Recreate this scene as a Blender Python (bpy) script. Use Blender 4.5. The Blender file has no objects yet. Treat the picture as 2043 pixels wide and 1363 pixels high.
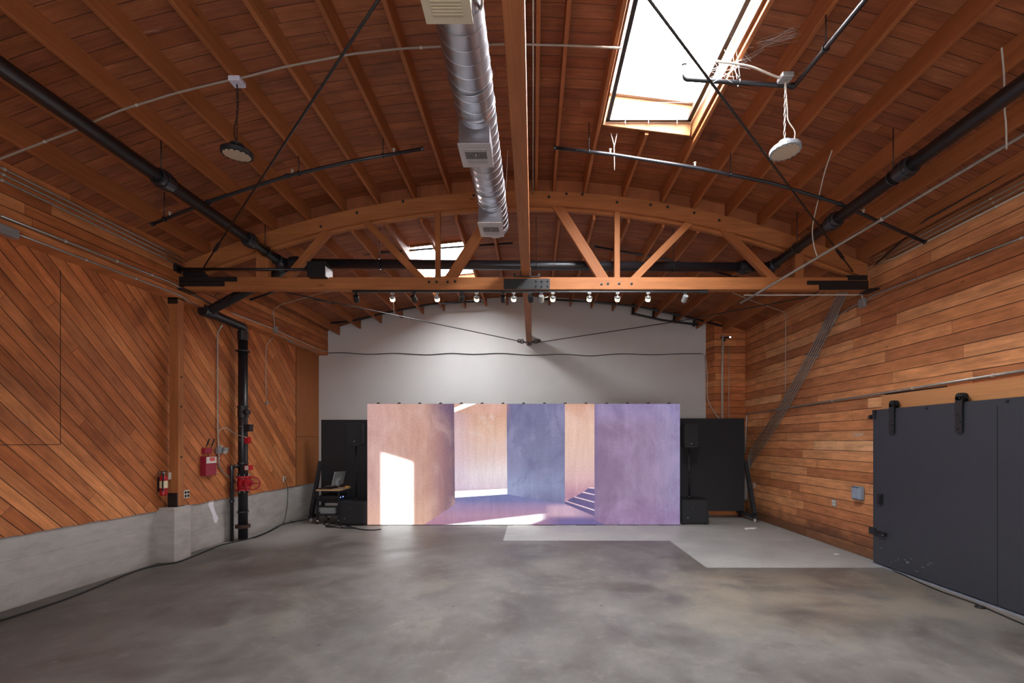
import bpy, math, random
from mathutils import Vector as V, Matrix
random.seed(7)
C = bpy.context.scene
COL = C.collection
PI = math.pi

# ------------------------------------------------------------------ camera, world, exposure
F, CX, CY, H = 945.0, 1064.0, 880.0, 2.02          # focal length in pixels, principal vanishing point, eye height
cam = bpy.data.cameras.new('camera'); cam_o = bpy.data.objects.new('camera', cam); COL.objects.link(cam_o)
cam_o.location = (0, 0, H); cam_o.rotation_euler = (PI/2, 0, 0)
cam.sensor_width = 36.0; cam.lens = F/2043*36
cam.shift_x = -(CX-1021.5)/2043; cam.shift_y = (CY-681.5)/2043
cam.clip_start = .05; cam.clip_end = 200
C.camera = cam_o
C.view_settings.view_transform = 'Standard'; C.view_settings.look = 'None'
C.view_settings.gamma = 1; C.view_settings.exposure = 0.25; C.view_settings.use_curve_mapping = False
wd = bpy.data.worlds.new('sky'); C.world = wd; wd.use_nodes = True
wb = wd.node_tree.nodes['Background']; wb.inputs[0].default_value = (.85, .92, 1, 1); wb.inputs[1].default_value = 1.6
SKY = 74.0                                          # radiance of the milky skylight glazing
def area(name, loc, rot, sx, sy, power, col):
    l = bpy.data.lights.new(name, 'AREA'); l.shape = 'RECTANGLE'; l.size = sx; l.size_y = sy
    l.energy = power; l.color = col
    o = bpy.data.objects.new(name, l); COL.objects.link(o); o.location = loc; o.rotation_euler = rot
    return o
# fill light added in an unseen opening of the wall behind the camera
area('rear_fill_light', (0.6, -3.95, 1.85), (PI/2, 0, 0), 6.6, 3.5, 240, (.96, .98, 1))

# ------------------------------------------------------------------ helpers
def lin(c):
    return tuple(((x/255)/12.92 if x/255 <= .04045 else ((x/255+.055)/1.055)**2.4) for x in c) + (1,)

class G:
    """small node helper"""
    def __init__(s, name):
        s.m = bpy.data.materials.new(name); s.m.use_nodes = True
        s.t = s.m.node_tree; s.b = s.t.nodes['Principled BSDF']
    def n(s, typ, **kw):
        o = s.t.nodes.new(typ)
        for k, v in kw.items(): setattr(o, k, v)
        return o
    def link(s, a, b): s.t.links.new(a, b)
    def put(s, inp, v):
        if isinstance(v, bpy.types.NodeSocket): s.link(v, inp)
        else: inp.default_value = v
    def ma(s, op, a, b=0.0, c=None, clamp=False):
        o = s.n('ShaderNodeMath', operation=op, use_clamp=clamp)
        s.put(o.inputs[0], a); s.put(o.inputs[1], b)
        if c is not None: s.put(o.inputs[2], c)
        return o.outputs[0]
    def mix(s, f, a, b, blend='MIX'):
        o = s.n('ShaderNodeMix', data_type='RGBA', blend_type=blend)
        s.put(o.inputs[0], f); s.put(o.inputs[6], a); s.put(o.inputs[7], b)
        return o.outputs[2]
    def coord(s, kind='Object'): return s.n('ShaderNodeTexCoord').outputs[kind]
    def xyz(s, v):
        o = s.n('ShaderNodeSeparateXYZ'); s.link(v, o.inputs[0]); return o.outputs
    def vec(s, x, y, z):
        o = s.n('ShaderNodeCombineXYZ')
        for i, q in enumerate((x, y, z)): s.put(o.inputs[i], q)
        return o.outputs[0]
    def noise(s, vec, scale=5, detail=4, rough=.55, dist=0):
        o = s.n('ShaderNodeTexNoise'); s.link(vec, o.inputs['Vector'])
        o.inputs['Scale'].default_value = scale; o.inputs['Detail'].default_value = detail
        o.inputs['Roughness'].default_value = rough; o.inputs['Distortion'].default_value = dist
        return o.outputs[0]
    def white(s, vec):
        o = s.n('ShaderNodeTexWhiteNoise', noise_dimensions='3D'); s.link(vec, o.inputs['Vector'])
        return o.outputs[0], o.outputs[1]
    def ramp(s, f, stops):
        o = s.n('ShaderNodeValToRGB'); s.link(f, o.inputs[0])
        e = o.color_ramp.elements
        while len(e) < len(stops): e.new(.5)
        for q, (p, c) in zip(e, stops): q.position = p; q.color = c if len(c) == 4 else lin(c)
        return o.outputs[0]
    def rng(s, v, a, b, c=0.0, d=1.0, smooth=True):
        o = s.n('ShaderNodeMapRange', interpolation_type='SMOOTHSTEP' if smooth else 'LINEAR')
        s.put(o.inputs[0], v)
        for i, q in enumerate((a, b, c, d)): s.put(o.inputs[i+1], q)
        return o.outputs[0]
    def bump(s, h, strength=.3, dist=.01):
        o = s.n('ShaderNodeBump'); s.link(h, o.inputs['Height'])
        o.inputs['Strength'].default_value = strength; o.inputs['Distance'].default_value = dist
        s.link(o.outputs[0], s.b.inputs['Normal'])

def plain(name, c, rough=.5, metal=0.0, var=.12, scale=9, spec=.5, emit=None, es=0):
    g = G(name); co = g.coord()
    n = g.noise(co, scale, 5, .6)
    col = lin(c)
    k = g.rng(n, .25, .75, 1-var, 1+var, False)
    mm = g.n('ShaderNodeMix', data_type='RGBA', blend_type='MULTIPLY')
    mm.inputs[0].default_value = 1; mm.inputs[6].default_value = col
    g.link(g.vec(k, k, k), mm.inputs[7])
    g.link(mm.outputs[2], g.b.inputs['Base Color'])
    g.b.inputs['Roughness'].default_value = rough; g.b.inputs['Metallic'].default_value = metal
    g.b.inputs['Specular IOR Level'].default_value = spec
    if emit:
        g.b.inputs['Emission Color'].default_value = lin(emit); g.b.inputs['Emission Strength'].default_value = es
    return g.m

def planks(name, uaxis, vaxis, width, length, stops, gap=.006, gapdark=.12, rough=.62, dirt=None, knots=.5, grain=.32, stain=None):
    """boards running along uaxis, laid side by side along vaxis (object space)"""
    g = G(name); co = g.coord()
    def dot(ax):
        o = g.n('ShaderNodeVectorMath', operation='DOT_PRODUCT'); g.link(co, o.inputs[0]); o.inputs[1].default_value = ax
        return o.outputs['Value']
    u, v = dot(uaxis), dot(vaxis)
    vr = g.ma('DIVIDE', v, width); row = g.ma('FLOOR', vr); fv = g.ma('FRACT', vr)
    r1, rc = g.white(g.vec(row, 3.1, 7.7))
    uu = g.ma('ADD', g.ma('DIVIDE', u, length), g.ma('MULTIPLY', r1, 13.0))
    colm = g.ma('FLOOR', uu); fu = g.ma('FRACT', uu)
    jit = g.ma('MULTIPLY', g.white(g.vec(row, colm, 2.2))[0], .0)
    rnd, rndc = g.white(g.vec(row, colm, 11.3))
    ev = g.ma('MULTIPLY', g.ma('MINIMUM', fv, g.ma('SUBTRACT', 1.0, fv)), width)
    eu = g.ma('MULTIPLY', g.ma('MINIMUM', fu, g.ma('SUBTRACT', 1.0, fu)), length)
    # irregular gap width
    gn = g.noise(g.vec(g.ma('MULTIPLY', u, .7), row, 0.0), 1.0, 2)
    gw = g.ma('MULTIPLY', g.ma('MULTIPLY', gap, .5), g.rng(gn, .35, .68, .35, 1.5))
    mv = g.rng(ev, gw, g.ma('ADD', gw, .004), 1, 0)
    mu = g.rng(eu, .0012, .0035, 1, 0)
    gapm = g.ma('MAXIMUM', mv, g.ma('MULTIPLY', mu, .8))
    base = g.ramp(rnd, stops)
    gv = g.vec(g.ma('MULTIPLY', u, 1.4), g.ma('ADD', g.ma('MULTIPLY', v, 34.0), g.ma('MULTIPLY', rnd, 91.0)), g.ma('MULTIPLY', rnd, 37.0))
    n1 = g.noise(gv, 1.0, 6, .62, .6)
    n2 = g.noise(g.vec(g.ma('MULTIPLY', u, 2.5), g.ma('MULTIPLY', v, 7.0), g.ma('MULTIPLY', rnd, 53.0)), 1.0, 4, .6)
    rnd2 = g.white(g.vec(colm, row, 5.7))[0]
    base = g.mix(g.rng(rnd2, .55, 1, 0, .32, False), base, lin((146, 96, 68)))
    k = g.ma('MULTIPLY', g.rng(n1, .2, .8, 1-grain, 1+grain, False), g.rng(n2, .3, .75, 1-grain*.9, 1+grain*.55, False))
    c1 = g.mix(1.0, base, g.vec(k, g.ma('POWER', k, 1.08), g.ma('POWER', k, 1.15)), 'MULTIPLY')
    vo = g.n('ShaderNodeTexVoronoi', feature='F1'); g.link(g.vec(g.ma('MULTIPLY', u, 1.1), g.ma('MULTIPLY', v, 3.4), row), vo.inputs['Vector'])
    vo.inputs['Scale'].default_value = 1.25
    kn = g.rng(vo.outputs['Distance'], .02, .085, knots, 0)
    c2 = g.mix(kn, c1, lin((52, 24, 14)))
    if stain:                                   # blotchy old water stains in the wood itself
        sn = g.noise(co, stain[0], 5, .62, .8)
        c2 = g.mix(g.rng(sn, stain[1], stain[2], 0, stain[3]), c2, lin((36, 19, 14)))
    sf = g.noise(g.vec(g.ma('MULTIPLY', u, 3.0), g.ma('MULTIPLY', v, 9.0), 2.0), 1.1, 5, .7)
    c2 = g.mix(g.rng(sf, .63, .75, 0, .4), c2, lin((196, 150, 122)))
    if dirt:                                    # scuffed dark band near the floor: (z0, z1, amount)
        z = g.xyz(co)[2]
        dn = g.noise(co, 2.6, 5, .6)
        dm = g.ma('MULTIPLY', g.rng(g.ma('ADD', z, g.ma('MULTIPLY', g.ma('SUBTRACT', dn, .5), .5)), dirt[0], dirt[1], 1, 0), dirt[2])
        c2 = g.mix(dm, c2, lin((58, 42, 34)))
    c3 = g.mix(g.ma('MULTIPLY', gapm, 1-gapdark), c2, lin((22, 10, 6)))
    g.link(c3, g.b.inputs['Base Color'])
    g.b.inputs['Roughness'].default_value = rough; g.b.inputs['Specular IOR Level'].default_value = .3
    hh = g.ma('SUBTRACT', g.ma('ADD', g.ma('MULTIPLY', n1, .12), g.ma('MULTIPLY', rnd, .35)), g.ma('MULTIPLY', gapm, 1.4))
    g.bump(hh, .5, .006)
    return g.m

def timber(name, stops, rough=.6, grain=.22):
    """one solid timber whose length is the object's local X; tone varies from piece to piece"""
    g = G(name); co = g.coord(); x, y, z = g.xyz(co)
    r = g.n('ShaderNodeObjectInfo').outputs['Random']
    base = g.ramp(r, stops)
    off = g.ma('MULTIPLY', r, 60.0)
    n1 = g.noise(g.vec(g.ma('ADD', g.ma('MULTIPLY', x, 1.2), off), g.ma('MULTIPLY', y, 30.0), g.ma('MULTIPLY', z, 30.0)), 1.0, 6, .6, .5)
    n2 = g.noise(g.vec(g.ma('ADD', x, off), g.ma('MULTIPLY', y, 5.0), g.ma('MULTIPLY', z, 5.0)), 1.3, 4)
    k = g.ma('MULTIPLY', g.rng(n1, .2, .8, 1-grain, 1+grain, False), g.rng(n2, .25, .75, 1-grain*.8, 1+grain*.6, False))
    c1 = g.mix(1.0, base, g.vec(k, g.ma('POWER', k, 1.08), g.ma('POWER', k, 1.15)), 'MULTIPLY')
    vo = g.n('ShaderNodeTexVoronoi'); g.link(g.vec(g.ma('ADD', g.ma('MULTIPLY', x, .9), off), g.ma('MULTIPLY', y, 4.0), g.ma('MULTIPLY', z, 4.0)), vo.inputs['Vector'])
    vo.inputs['Scale'].default_value = 1.2
    c2 = g.mix(g.rng(vo.outputs['Distance'], .03, .1, .55, 0), c1, lin((70, 34, 20)))
    g.link(c2, g.b.inputs['Base Color']); g.b.inputs['Roughness'].default_value = rough
    g.b.inputs['Specular IOR Level'].default_value = .3
    g.bump(n1, .25, .004)
    return g.m

class M:
    def __init__(s): s.v = []; s.f = []; s.sm = []; s.mi = []; s.cur = 0
    def add(s, vs, fs, smooth=False):
        b = len(s.v); s.v += [tuple(q) for q in vs]
        for f in fs: s.f.append([b+i for i in f]); s.sm.append(smooth); s.mi.append(s.cur)
        return s
    def box(s, lo, hi, mat=None):
        x0, y0, z0 = lo; x1, y1, z1 = hi
        vs = [V(q) for q in ((x0,y0,z0),(x1,y0,z0),(x1,y1,z0),(x0,y1,z0),(x0,y0,z1),(x1,y0,z1),(x1,y1,z1),(x0,y1,z1))]
        if mat: vs = [mat @ q for q in vs]
        return s.add(vs, [(0,3,2,1),(4,5,6,7),(0,1,5,4),(1,2,6,5),(2,3,7,6),(3,0,4,7)])
    def rbox(s, lo, hi, r=.01, mat=None):
        """box with chamfered vertical and horizontal edges"""
        x0, y0, z0 = lo; x1, y1, z1 = hi
        ring = lambda i, z: [(x0+r+i,y0+i,z),(x1-r-i,y0+i,z),(x1-i,y0+r+i,z),(x1-i,y1-r-i,z),(x1-r-i,y1-i,z),(x0+r+i,y1-i,z),(x0+i,y1-r-i,z),(x0+i,y0+r+i,z)]
        rs = [ring(r*.8, z0), ring(0, z0+r), ring(0, z1-r), ring(r*.8, z1)]
        vs = [V(q) for k in rs for q in k]
        if mat: vs = [mat @ q for q in vs]
        fs = [tuple(reversed(range(8))), tuple(range(24, 32))]
        for k in range(3):
            for i in range(8): j = (i+1) % 8; fs.append((k*8+i, k*8+j, k*8+8+j, k*8+8+i))
        return s.add(vs, fs)
    def prism(s, poly, axis, a, b):
        """polygon extruded along an axis (0,1,2) from a to b; poly gives the two other coordinates in order"""
        def p(q, t):
            q = list(q); q.insert(axis, t); return V(q)
        n = len(poly)
        vs = [p(q, a) for q in poly] + [p(q, b) for q in poly]
        fs = [tuple(range(n-1, -1, -1)), tuple(range(n, 2*n))] + [(i, (i+1) % n, n+(i+1) % n, n+i) for i in range(n)]
        return s.add(vs, fs)
    def tube(s, pts, r, seg=10, cap=True, smooth=True):
        pts = [V(p) for p in pts]; n = len(pts)
        rr = r if isinstance(r, (list, tuple)) else [r]*n
        tang = []
        for i in range(n):
            a = pts[max(i-1, 0)]; b = pts[min(i+1, n-1)]
            d = (b-a)
            if 0 < i < n-1:
                d1 = (pts[i]-pts[i-1]); d2 = (pts[i+1]-pts[i])
                d = (d1.normalized() if d1.length else V((0,0,0))) + (d2.normalized() if d2.length else V((0,0,0)))
            tang.append(d.normalized() if d.length > 1e-9 else V((0,0,1)))
        ref = V((0,0,1)) if abs(tang[0].z) < .9 else V((1,0,0))
        u = tang[0].cross(ref).normalized(); vs = []
        for i in range(n):
            t = tang[i]; u = (u - t*u.dot(t))
            u = u.normalized() if u.length > 1e-6 else t.orthogonal().normalized()
            w = t.cross(u)
            sc = 1.0
            if 0 < i < n-1:
                d1 = (pts[i]-pts[i-1]).normalized(); cs = max(.35, d1.dot(t)); 
            for k in range(seg):
                a = 2*PI*k/seg; vs.append(pts[i] + (u*math.cos(a) + w*math.sin(a))*rr[i])
        fs = []
        for i in range(n-1):
            for k in range(seg):
                j = (k+1) % seg; fs.append((i*seg+k, i*seg+j, (i+1)*seg+j, (i+1)*seg+k))
        s.add(vs, fs, smooth)
        if cap:
            b = len(s.v)-n*seg
            s.f.append([b+k for k in range(seg-1, -1, -1)]); s.sm.append(False); s.mi.append(s.cur)
            s.f.append([b+(n-1)*seg+k for k in range(seg)]); s.sm.append(False); s.mi.append(s.cur)
        return s
    def cyl(s, a, b, r, seg=16): return s.tube([a, b], r, seg)
    def lathe(s, prof, origin, axis, seg=24):
        """prof: list of (radius, distance along axis)"""
        o = V(origin); a = V(axis).normalized(); u = a.orthogonal().normalized(); w = a.cross(u)
        vs = []
        for r, h in prof:
            for k in range(seg):
                t = 2*PI*k/seg; vs.append(o + a*h + (u*math.cos(t)+w*math.sin(t))*max(r, 1e-4))
        fs = []
        for i in range(len(prof)-1):
            for k in range(seg):
                j = (k+1) % seg; fs.append((i*seg+k, i*seg+j, (i+1)*seg+j, (i+1)*seg+k))
        s.add(vs, fs, False)
        b = len(s.v)-len(prof)*seg
        s.f.append([b+k for k in range(seg-1, -1, -1)]); s.sm.append(False); s.mi.append(s.cur)
        s.f.append([b+(len(prof)-1)*seg+k for k in range(seg)]); s.sm.append(False); s.mi.append(s.cur)
        return s
    def ring(s, c, axis, R, r, seg=28, sub=8, arc=2*PI, start=0):
        a = V(axis).normalized(); u = a.orthogonal().normalized(); w = a.cross(u)
        n = seg if arc >= 2*PI-1e-6 else seg+1
        pts = [V(c)+(u*math.cos(start+arc*i/seg)+w*math.sin(start+arc*i/seg))*R for i in range(n)]
        if arc >= 2*PI-1e-6: pts.append(pts[0])
        return s.tube(pts, r, sub, cap=False)

def obj(name, m, mat, parent=None, at=None):
    """one mesh object; geometry of m is given in world space (or in the parent's frame when the parent is rotated)"""
    me = bpy.data.meshes.new(name)
    base = parent['_o'] if parent is not None and '_o' in parent else (0, 0, 0)
    org = V(at) if at is not None else V(base)
    me.from_pydata([tuple(V(q)-org) for q in m.v], [], m.f)
    me.polygons.foreach_set('use_smooth', m.sm)
    mats = mat if isinstance(mat, (list, tuple)) else [mat]
    for q in mats: me.materials.append(q)
    if len(mats) > 1: me.polygons.foreach_set('material_index', m.mi)
    me.update(); me.validate()
    o = bpy.data.objects.new(name, me); COL.objects.link(o)
    if parent is not None:
        o.parent = parent; o.location = org - V(base)
    else: o.location = org
    o['_o'] = tuple(org)
    return o
def tag(o, label, cat, group=None, kind=None):
    o['label'] = label; o['category'] = cat
    if group: o['group'] = group
    if kind: o['kind'] = kind
    return o
def thing(name, loc, label, cat, group=None, kind=None):
    o = bpy.data.objects.new(name, None); COL.objects.link(o); o.location = loc; o.empty_display_size = .1
    o['_o'] = tuple(loc)
    return tag(o, label, cat, group, kind)
def timber_obj(name, p0, p1, w, h, mat, parent=None, up=(0, 0, 1), nseg=1):
    """a straight timber from p0 to p1 (centre line), w wide, h deep, local X along its length"""
    p0, p1 = V(p0), V(p1); d = p1-p0; L = d.length; x = d.normalized()
    z = V(up); z = (z - x*z.dot(x)).normalized(); y = z.cross(x)
    R = Matrix((x, y, z)).transposed().to_4x4()
    m = M(); e = .004
    poly = [(-w/2+e,-h/2),(w/2-e,-h/2),(w/2,-h/2+e),(w/2,h/2-e),(w/2-e,h/2),(-w/2+e,h/2),(-w/2,h/2-e),(-w/2,-h/2+e)]
    m.prism(poly, 0, -L/2, L/2)
    me = bpy.data.meshes.new(name); me.from_pydata(m.v, [], m.f); me.materials.append(mat); me.update()
    o = bpy.data.objects.new(name, me); COL.objects.link(o)
    W = Matrix.Translation((p0+p1)/2) @ R
    if parent is not None:
        o.parent = parent; W = Matrix.Translation(-V(parent['_o'])) @ W
    o.matrix_world = W if parent is None else W
    if parent is not None: o.matrix_basis = W
    o['_o'] = tuple((p0+p1)/2)
    return o
def smooth_path(pts, n=8):
    pts = [V(p) for p in pts]; out = []
    for i in range(len(pts)-1):
        a = pts[max(i-1, 0)]; b = pts[i]; c = pts[i+1]; d = pts[min(i+2, len(pts)-1)]
        for k in range(n):
            t = k/n
            out.append(.5*((2*b)+(c-a)*t+(2*a-5*b+4*c-d)*t*t+(3*b-a-3*c+d)*t**3))
    return out + [pts[-1]]
def fillet(pts, r, n=5):
    pts = [V(p) for p in pts]; out = [pts[0]]
    for i in range(1, len(pts)-1):
        d1 = (pts[i-1]-pts[i]); d2 = (pts[i+1]-pts[i]); q = min(r, d1.length*.45, d2.length*.45)
        a = pts[i]+d1.normalized()*q; b = pts[i]+d2.normalized()*q
        for k in range(n+1):
            t = k/n; out.append(a*(1-t)**2 + pts[i]*2*t*(1-t) + b*t*t)
    return out + [pts[-1]]
def on_y(px, py, Y): return V(((px-CX)*Y/F, Y, H+(CY-py)*Y/F))
def on_x(px, py, X): return on_y(px, py, F*X/(px-CX))
LA, LB = -6.455, .03                                # left wall line: X = LA + LB*Y (it runs a little askew)
def XL(Y, off=0): return LA + LB*Y + off
def on_l(px, py, off=0): return on_y(px, py, (LA+off)/((px-CX)/F-LB))
XR = 5.77; YB = 13.3; YT = 7.95; YREAR = -4.0       # right wall, back wall, truss front face, rear wall
def zb(X, far=False): return 5.83 - (X+.15)**2/33.4 if far else 6.22 - (X+.15)**2/27.0   # underside of the joists
JH = .235

# ------------------------------------------------------------------ materials
W_R = [(0, (180, 114, 74)), (.3, (202, 132, 86)), (.6, (213, 145, 97)), (.88, (224, 160, 111)), (1, (226, 172, 126))]
W_L = [(0, (175, 101, 57)), (.35, (193, 114, 65)), (.7, (207, 126, 75)), (1, (223, 145, 90))]
W_D = [(0, (137, 74, 41)), (.35, (150, 84, 49)), (.7, (161, 93, 56)), (1, (137, 76, 49))]
s2 = math.sqrt(.5)
mat_right = planks('fir_boards_horizontal', (0,1,0), (0,0,1), .184, 3.4, W_R, dirt=(.1, .55, .75), gap=.007)
mat_return = planks('fir_boards_return', (1,0,0), (0,0,1), .184, 1.1, W_L, gap=.007)
mat_diag = planks('fir_boards_diagonal', (0,s2,-s2), (0,s2,s2), .158, 6.0, W_L, gap=.006, stain=(.55, .56, .8, .4))
mat_band = planks('fir_boards_upper', (0,1,0), (0,0,1), .142, 3.1, [(p, tuple(int(q*.94) for q in c)) for p, c in W_L], gap=.006)
mat_deck = planks('roof_deck_boards', (1,0,0), (0,1,0), .165, 4.6, W_D, gap=.005, gapdark=.35, stain=(.8, .56, .8, .55))
mat_joist = timber('fir_joist', [(0, (152, 87, 49)), (.5, (161, 96, 55)), (1, (168, 103, 61))])
mat_truss = timber('fir_truss', [(0, (152, 90, 49)), (.5, (161, 98, 55)), (1, (170, 106, 61))])
mat_beam = timber('fir_beam', [(0, (153, 90, 49)), (1, (163, 98, 55))])
mat_ply = timber('plywood_panel', [(0, (160, 98, 54)), (1, (170, 106, 60))], grain=.12)
mat_white = plain('white_paint', (202, 199, 197), .7, var=.035, scale=1.6)
mat_black = plain('black_paint', (24, 24, 27), .5, var=.2)
mat_steel_b = plain('black_steel', (20, 20, 22), .42, var=.2, spec=.6)
mat_pipe = plain('black_pipe_paint', (30, 29, 34), .36, var=.15, spec=.6)
mat_door = plain('charcoal_door_paint', (50, 52, 59), .5, var=.1, scale=3)
mat_flat = plain('black_flat_cloth', (34, 33, 37), .8, var=.12, scale=4)
mat_spk = plain('speaker_black', (26, 26, 30), .55, var=.15)
mat_cond = plain('galvanised_conduit', (168, 164, 158), .38, .75, .15, 14)
mat_condw = plain('white_conduit', (186, 176, 164), .5, 0, .08)
mat_condt = plain('tan_painted_conduit', (150, 132, 118), .55, 0, .1)
mat_rodm = plain('dark_steel_rod', (66, 62, 60), .4, .7, .2)
mat_galv = plain('spiral_duct_metal', (186, 184, 190), .34, .95, .1, 3)
mat_cream = plain('cream_register', (206, 190, 160), .5, 0, .05)
mat_grill = plain('grey_register', (176, 168, 166), .45, .3, .06)
mat_dark = plain('dark_void', (12, 11, 11), .8)
mat_red = plain('fire_red', (176, 22, 34), .35, var=.1)
mat_red2 = plain('alarm_red', (150, 28, 52), .42, var=.1)
mat_tag = plain('paper_tag', (212, 206, 196), .7, var=.05)
mat_cream2 = plain('label_cream', (222, 208, 166), .6, var=.08)
mat_grey = plain('grey_enamel', (142, 142, 142), .45, .1, .08)
mat_silver = plain('brushed_aluminium', (176, 182, 184), .4, .55, .06)
mat_desk = plain('desk_board', (196, 160, 116), .5, 0, .12)
mat_rubber = plain('black_rubber', (22, 21, 21), .6)
mat_cable = plain('black_cable', (24, 23, 24), .55)
mat_web = plain('cobweb_silk', (235, 232, 226), .6)
mat_strip = plain('metal_threshold', (168, 176, 190), .35, .6, .1)
mat_caster = plain('pale_caster', (196, 192, 186), .5)
mat_lens = plain('lamp_lens', (196, 178, 156), .3, var=.06)
mat_bulb = plain('lit_bulb', (255, 236, 200), .4, emit=(255, 222, 170), es=26)
mat_bled = plain('blue_indicator', (80, 110, 255), .4, emit=(120, 150, 255), es=6)
mat_wled = plain('white_indicator', (255, 255, 255), .4, emit=(235, 240, 255), es=6)
mat_trim = timber('fir_header', [(0, (186, 128, 82)), (1, (192, 134, 88))], grain=.14)
mat_curb = timber('skylight_curb_wood', [(0, (112, 68, 34)), (1, (122, 76, 40))], grain=.3)

def concrete_base():
    g = G('board_formed_concrete'); co = g.coord(); x, y, z = g.xyz(co)
    n1 = g.noise(co, 1.1, 6, .62); n2 = g.noise(g.vec(x, g.ma('MULTIPLY', y, 1.0), g.ma('MULTIPLY', z, 3.0)), 2.2, 6, .65)
    n3 = g.noise(co, 16, 5, .7)
    c = g.ramp(n2, [(.25, (158, 153, 149)), (.5, (178, 173, 168)), (.75, (190, 185, 180))])
    c = g.mix(g.rng(n1, .54, .74, 0, .5), c, lin((140, 135, 128)))
    c = g.mix(g.rng(n3, .6, .8, 0, .3), c, lin((196, 192, 188)))
    ln = g.ma('FRACT', g.ma('DIVIDE', z, .29)); lm = g.rng(ln, .0, .05, .35, 0)
    c = g.mix(lm, c, lin((120, 116, 112)))
    dm = g.rng(g.ma('ADD', z, g.ma('MULTIPLY', n1, .3)), .12, .32, .5, 0)
    c = g.mix(dm, c, lin((140, 132, 122)))
    g.link(c, g.b.inputs['Base Color']); g.b.inputs['Roughness'].default_value = .8
    g.bump(g.ma('ADD', n2, g.ma('MULTIPLY', n3, .3)), .35, .01)
    return g.m
mat_conc = concrete_base()

def floor_mat():
    g = G('worn_concrete_floor'); co = g.coord(); x, y, z = g.xyz(co)
    n1 = g.noise(co, .42, 7, .62, .6); n2 = g.noise(co, 1.0, 10, .7, .3); n3 = g.noise(co, 14, 6, .7); n4 = g.noise(co, .6, 8, .66, .8)
    n5 = g.noise(co, 5.0, 8, .72)
    old = g.ramp(n2, [(.34, (81, 75, 73)), (.5, (101, 97, 94)), (.66, (118, 113, 110))])
    old = g.mix(g.rng(n1, .49, .6, 0, .6), old, lin((77, 68, 62)))
    old = g.mix(g.rng(n4, .52, .66, 0, .5), old, lin((129, 121, 111)))
    old = g.mix(g.rng(n5, .52, .72, 0, .38), old, lin((139, 133, 127)))
    old = g.mix(g.rng(n5, .46, .3, 0, .38), old, lin((68, 62, 60)))
    ba = g.ma('MULTIPLY', g.ma('MULTIPLY', g.rng(y, 7.6, 8.8), g.rng(y, 10.9, 9.9)), g.ma('MULTIPLY', g.rng(x, -4.4, -3.0), g.rng(x, 2.9, 2.2)))
    old = g.mix(g.ma('MULTIPLY', g.ma('MULTIPLY', ba, g.rng(n4, .35, .6)), .6), old, lin((72, 62, 58)))
    tb = g.ma('MULTIPLY', g.ma('MULTIPLY', g.rng(y, 4.8, 6.0), g.rng(y, 7.6, 6.8)), g.rng(x, 1.0, 2.6))
    old = g.mix(g.ma('MULTIPLY', g.ma('MULTIPLY', tb, g.rng(n2, .35, .6)), .55), old, lin((132, 116, 98)))
    # lighter newer slabs: two rectangles by the screen, and a paler strip along the left wall
    def step(v, e, w=.012): return g.rng(v, e-w, e+w)
    wob = g.ma('MULTIPLY', g.ma('SUBTRACT', n3, .5), .03)
    xx = g.ma('ADD', x, wob); yy = g.ma('ADD', y, wob)
    p1 = g.ma('MULTIPLY', step(xx, -.61), step(yy, 9.60))
    p2 = g.ma('MULTIPLY', step(xx, 2.76), step(yy, 7.55))
    p3 = g.ma('MULTIPLY', g.ma('MULTIPLY', g.rng(xx, -4.1, -5.0), g.rng(yy, 8.6, 9.8)), .75)
    new = g.ramp(n2, [(.3, (141, 139, 136)), (.5, (158, 156, 153)), (.7, (173, 171, 166))])
    new = g.mix(g.rng(n5, .5, .7, 0, .3), new, lin((109, 103, 98)))
    pm = g.ma('MAXIMUM', g.ma('MAXIMUM', p1, g.ma('MULTIPLY', p2, .85)), p3)
    c = g.mix(pm, old, new)
    c = g.mix(g.rng(n3, .62, .8, 0, .4), c, lin((148, 143, 137)))
    c = g.mix(g.rng(n3, .2, .38, .45, 0), c, lin((57, 51, 48)))
    vo = g.n('ShaderNodeTexVoronoi'); g.link(co, vo.inputs['Vector']); vo.inputs['Scale'].default_value = 1.6
    c = g.mix(g.rng(vo.outputs['Distance'], .02, .045, .75, 0), c, lin((55, 49, 46)))
    g.link(c, g.b.inputs['Base Color'])
    g.link(g.rng(n2, .3, .7, .38, .58, False), g.b.inputs['Roughness'])
    g.b.inputs['Specular IOR Level'].default_value = .42
    g.bump(n3, .08, .004)
    return g.m
mat_floor = floor_mat()

# ------------------------------------------------------------------ the room
fl = obj('floor', M().box((-6.6, YREAR, -.2), (6.1, YB+.2, 0)), mat_floor)
tag(fl, 'worn stained concrete floor with paler patched slabs near the screen', 'floor', kind='structure')

wl = thing('wall_left', (LA, 0, 0), 'left wall of diagonal fir boards above a low concrete base', 'wall', kind='structure')
wl.rotation_euler = (0, 0, -math.atan(LB)); wl['_o'] = (0, 0, 0)      # children below are in the wall's own frame
ZW, ZBAND = .873, 4.42
obj('concrete_base', M().box((-.3, YREAR, 0), (0, YB+.3, ZW)), mat_conc, wl)
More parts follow.
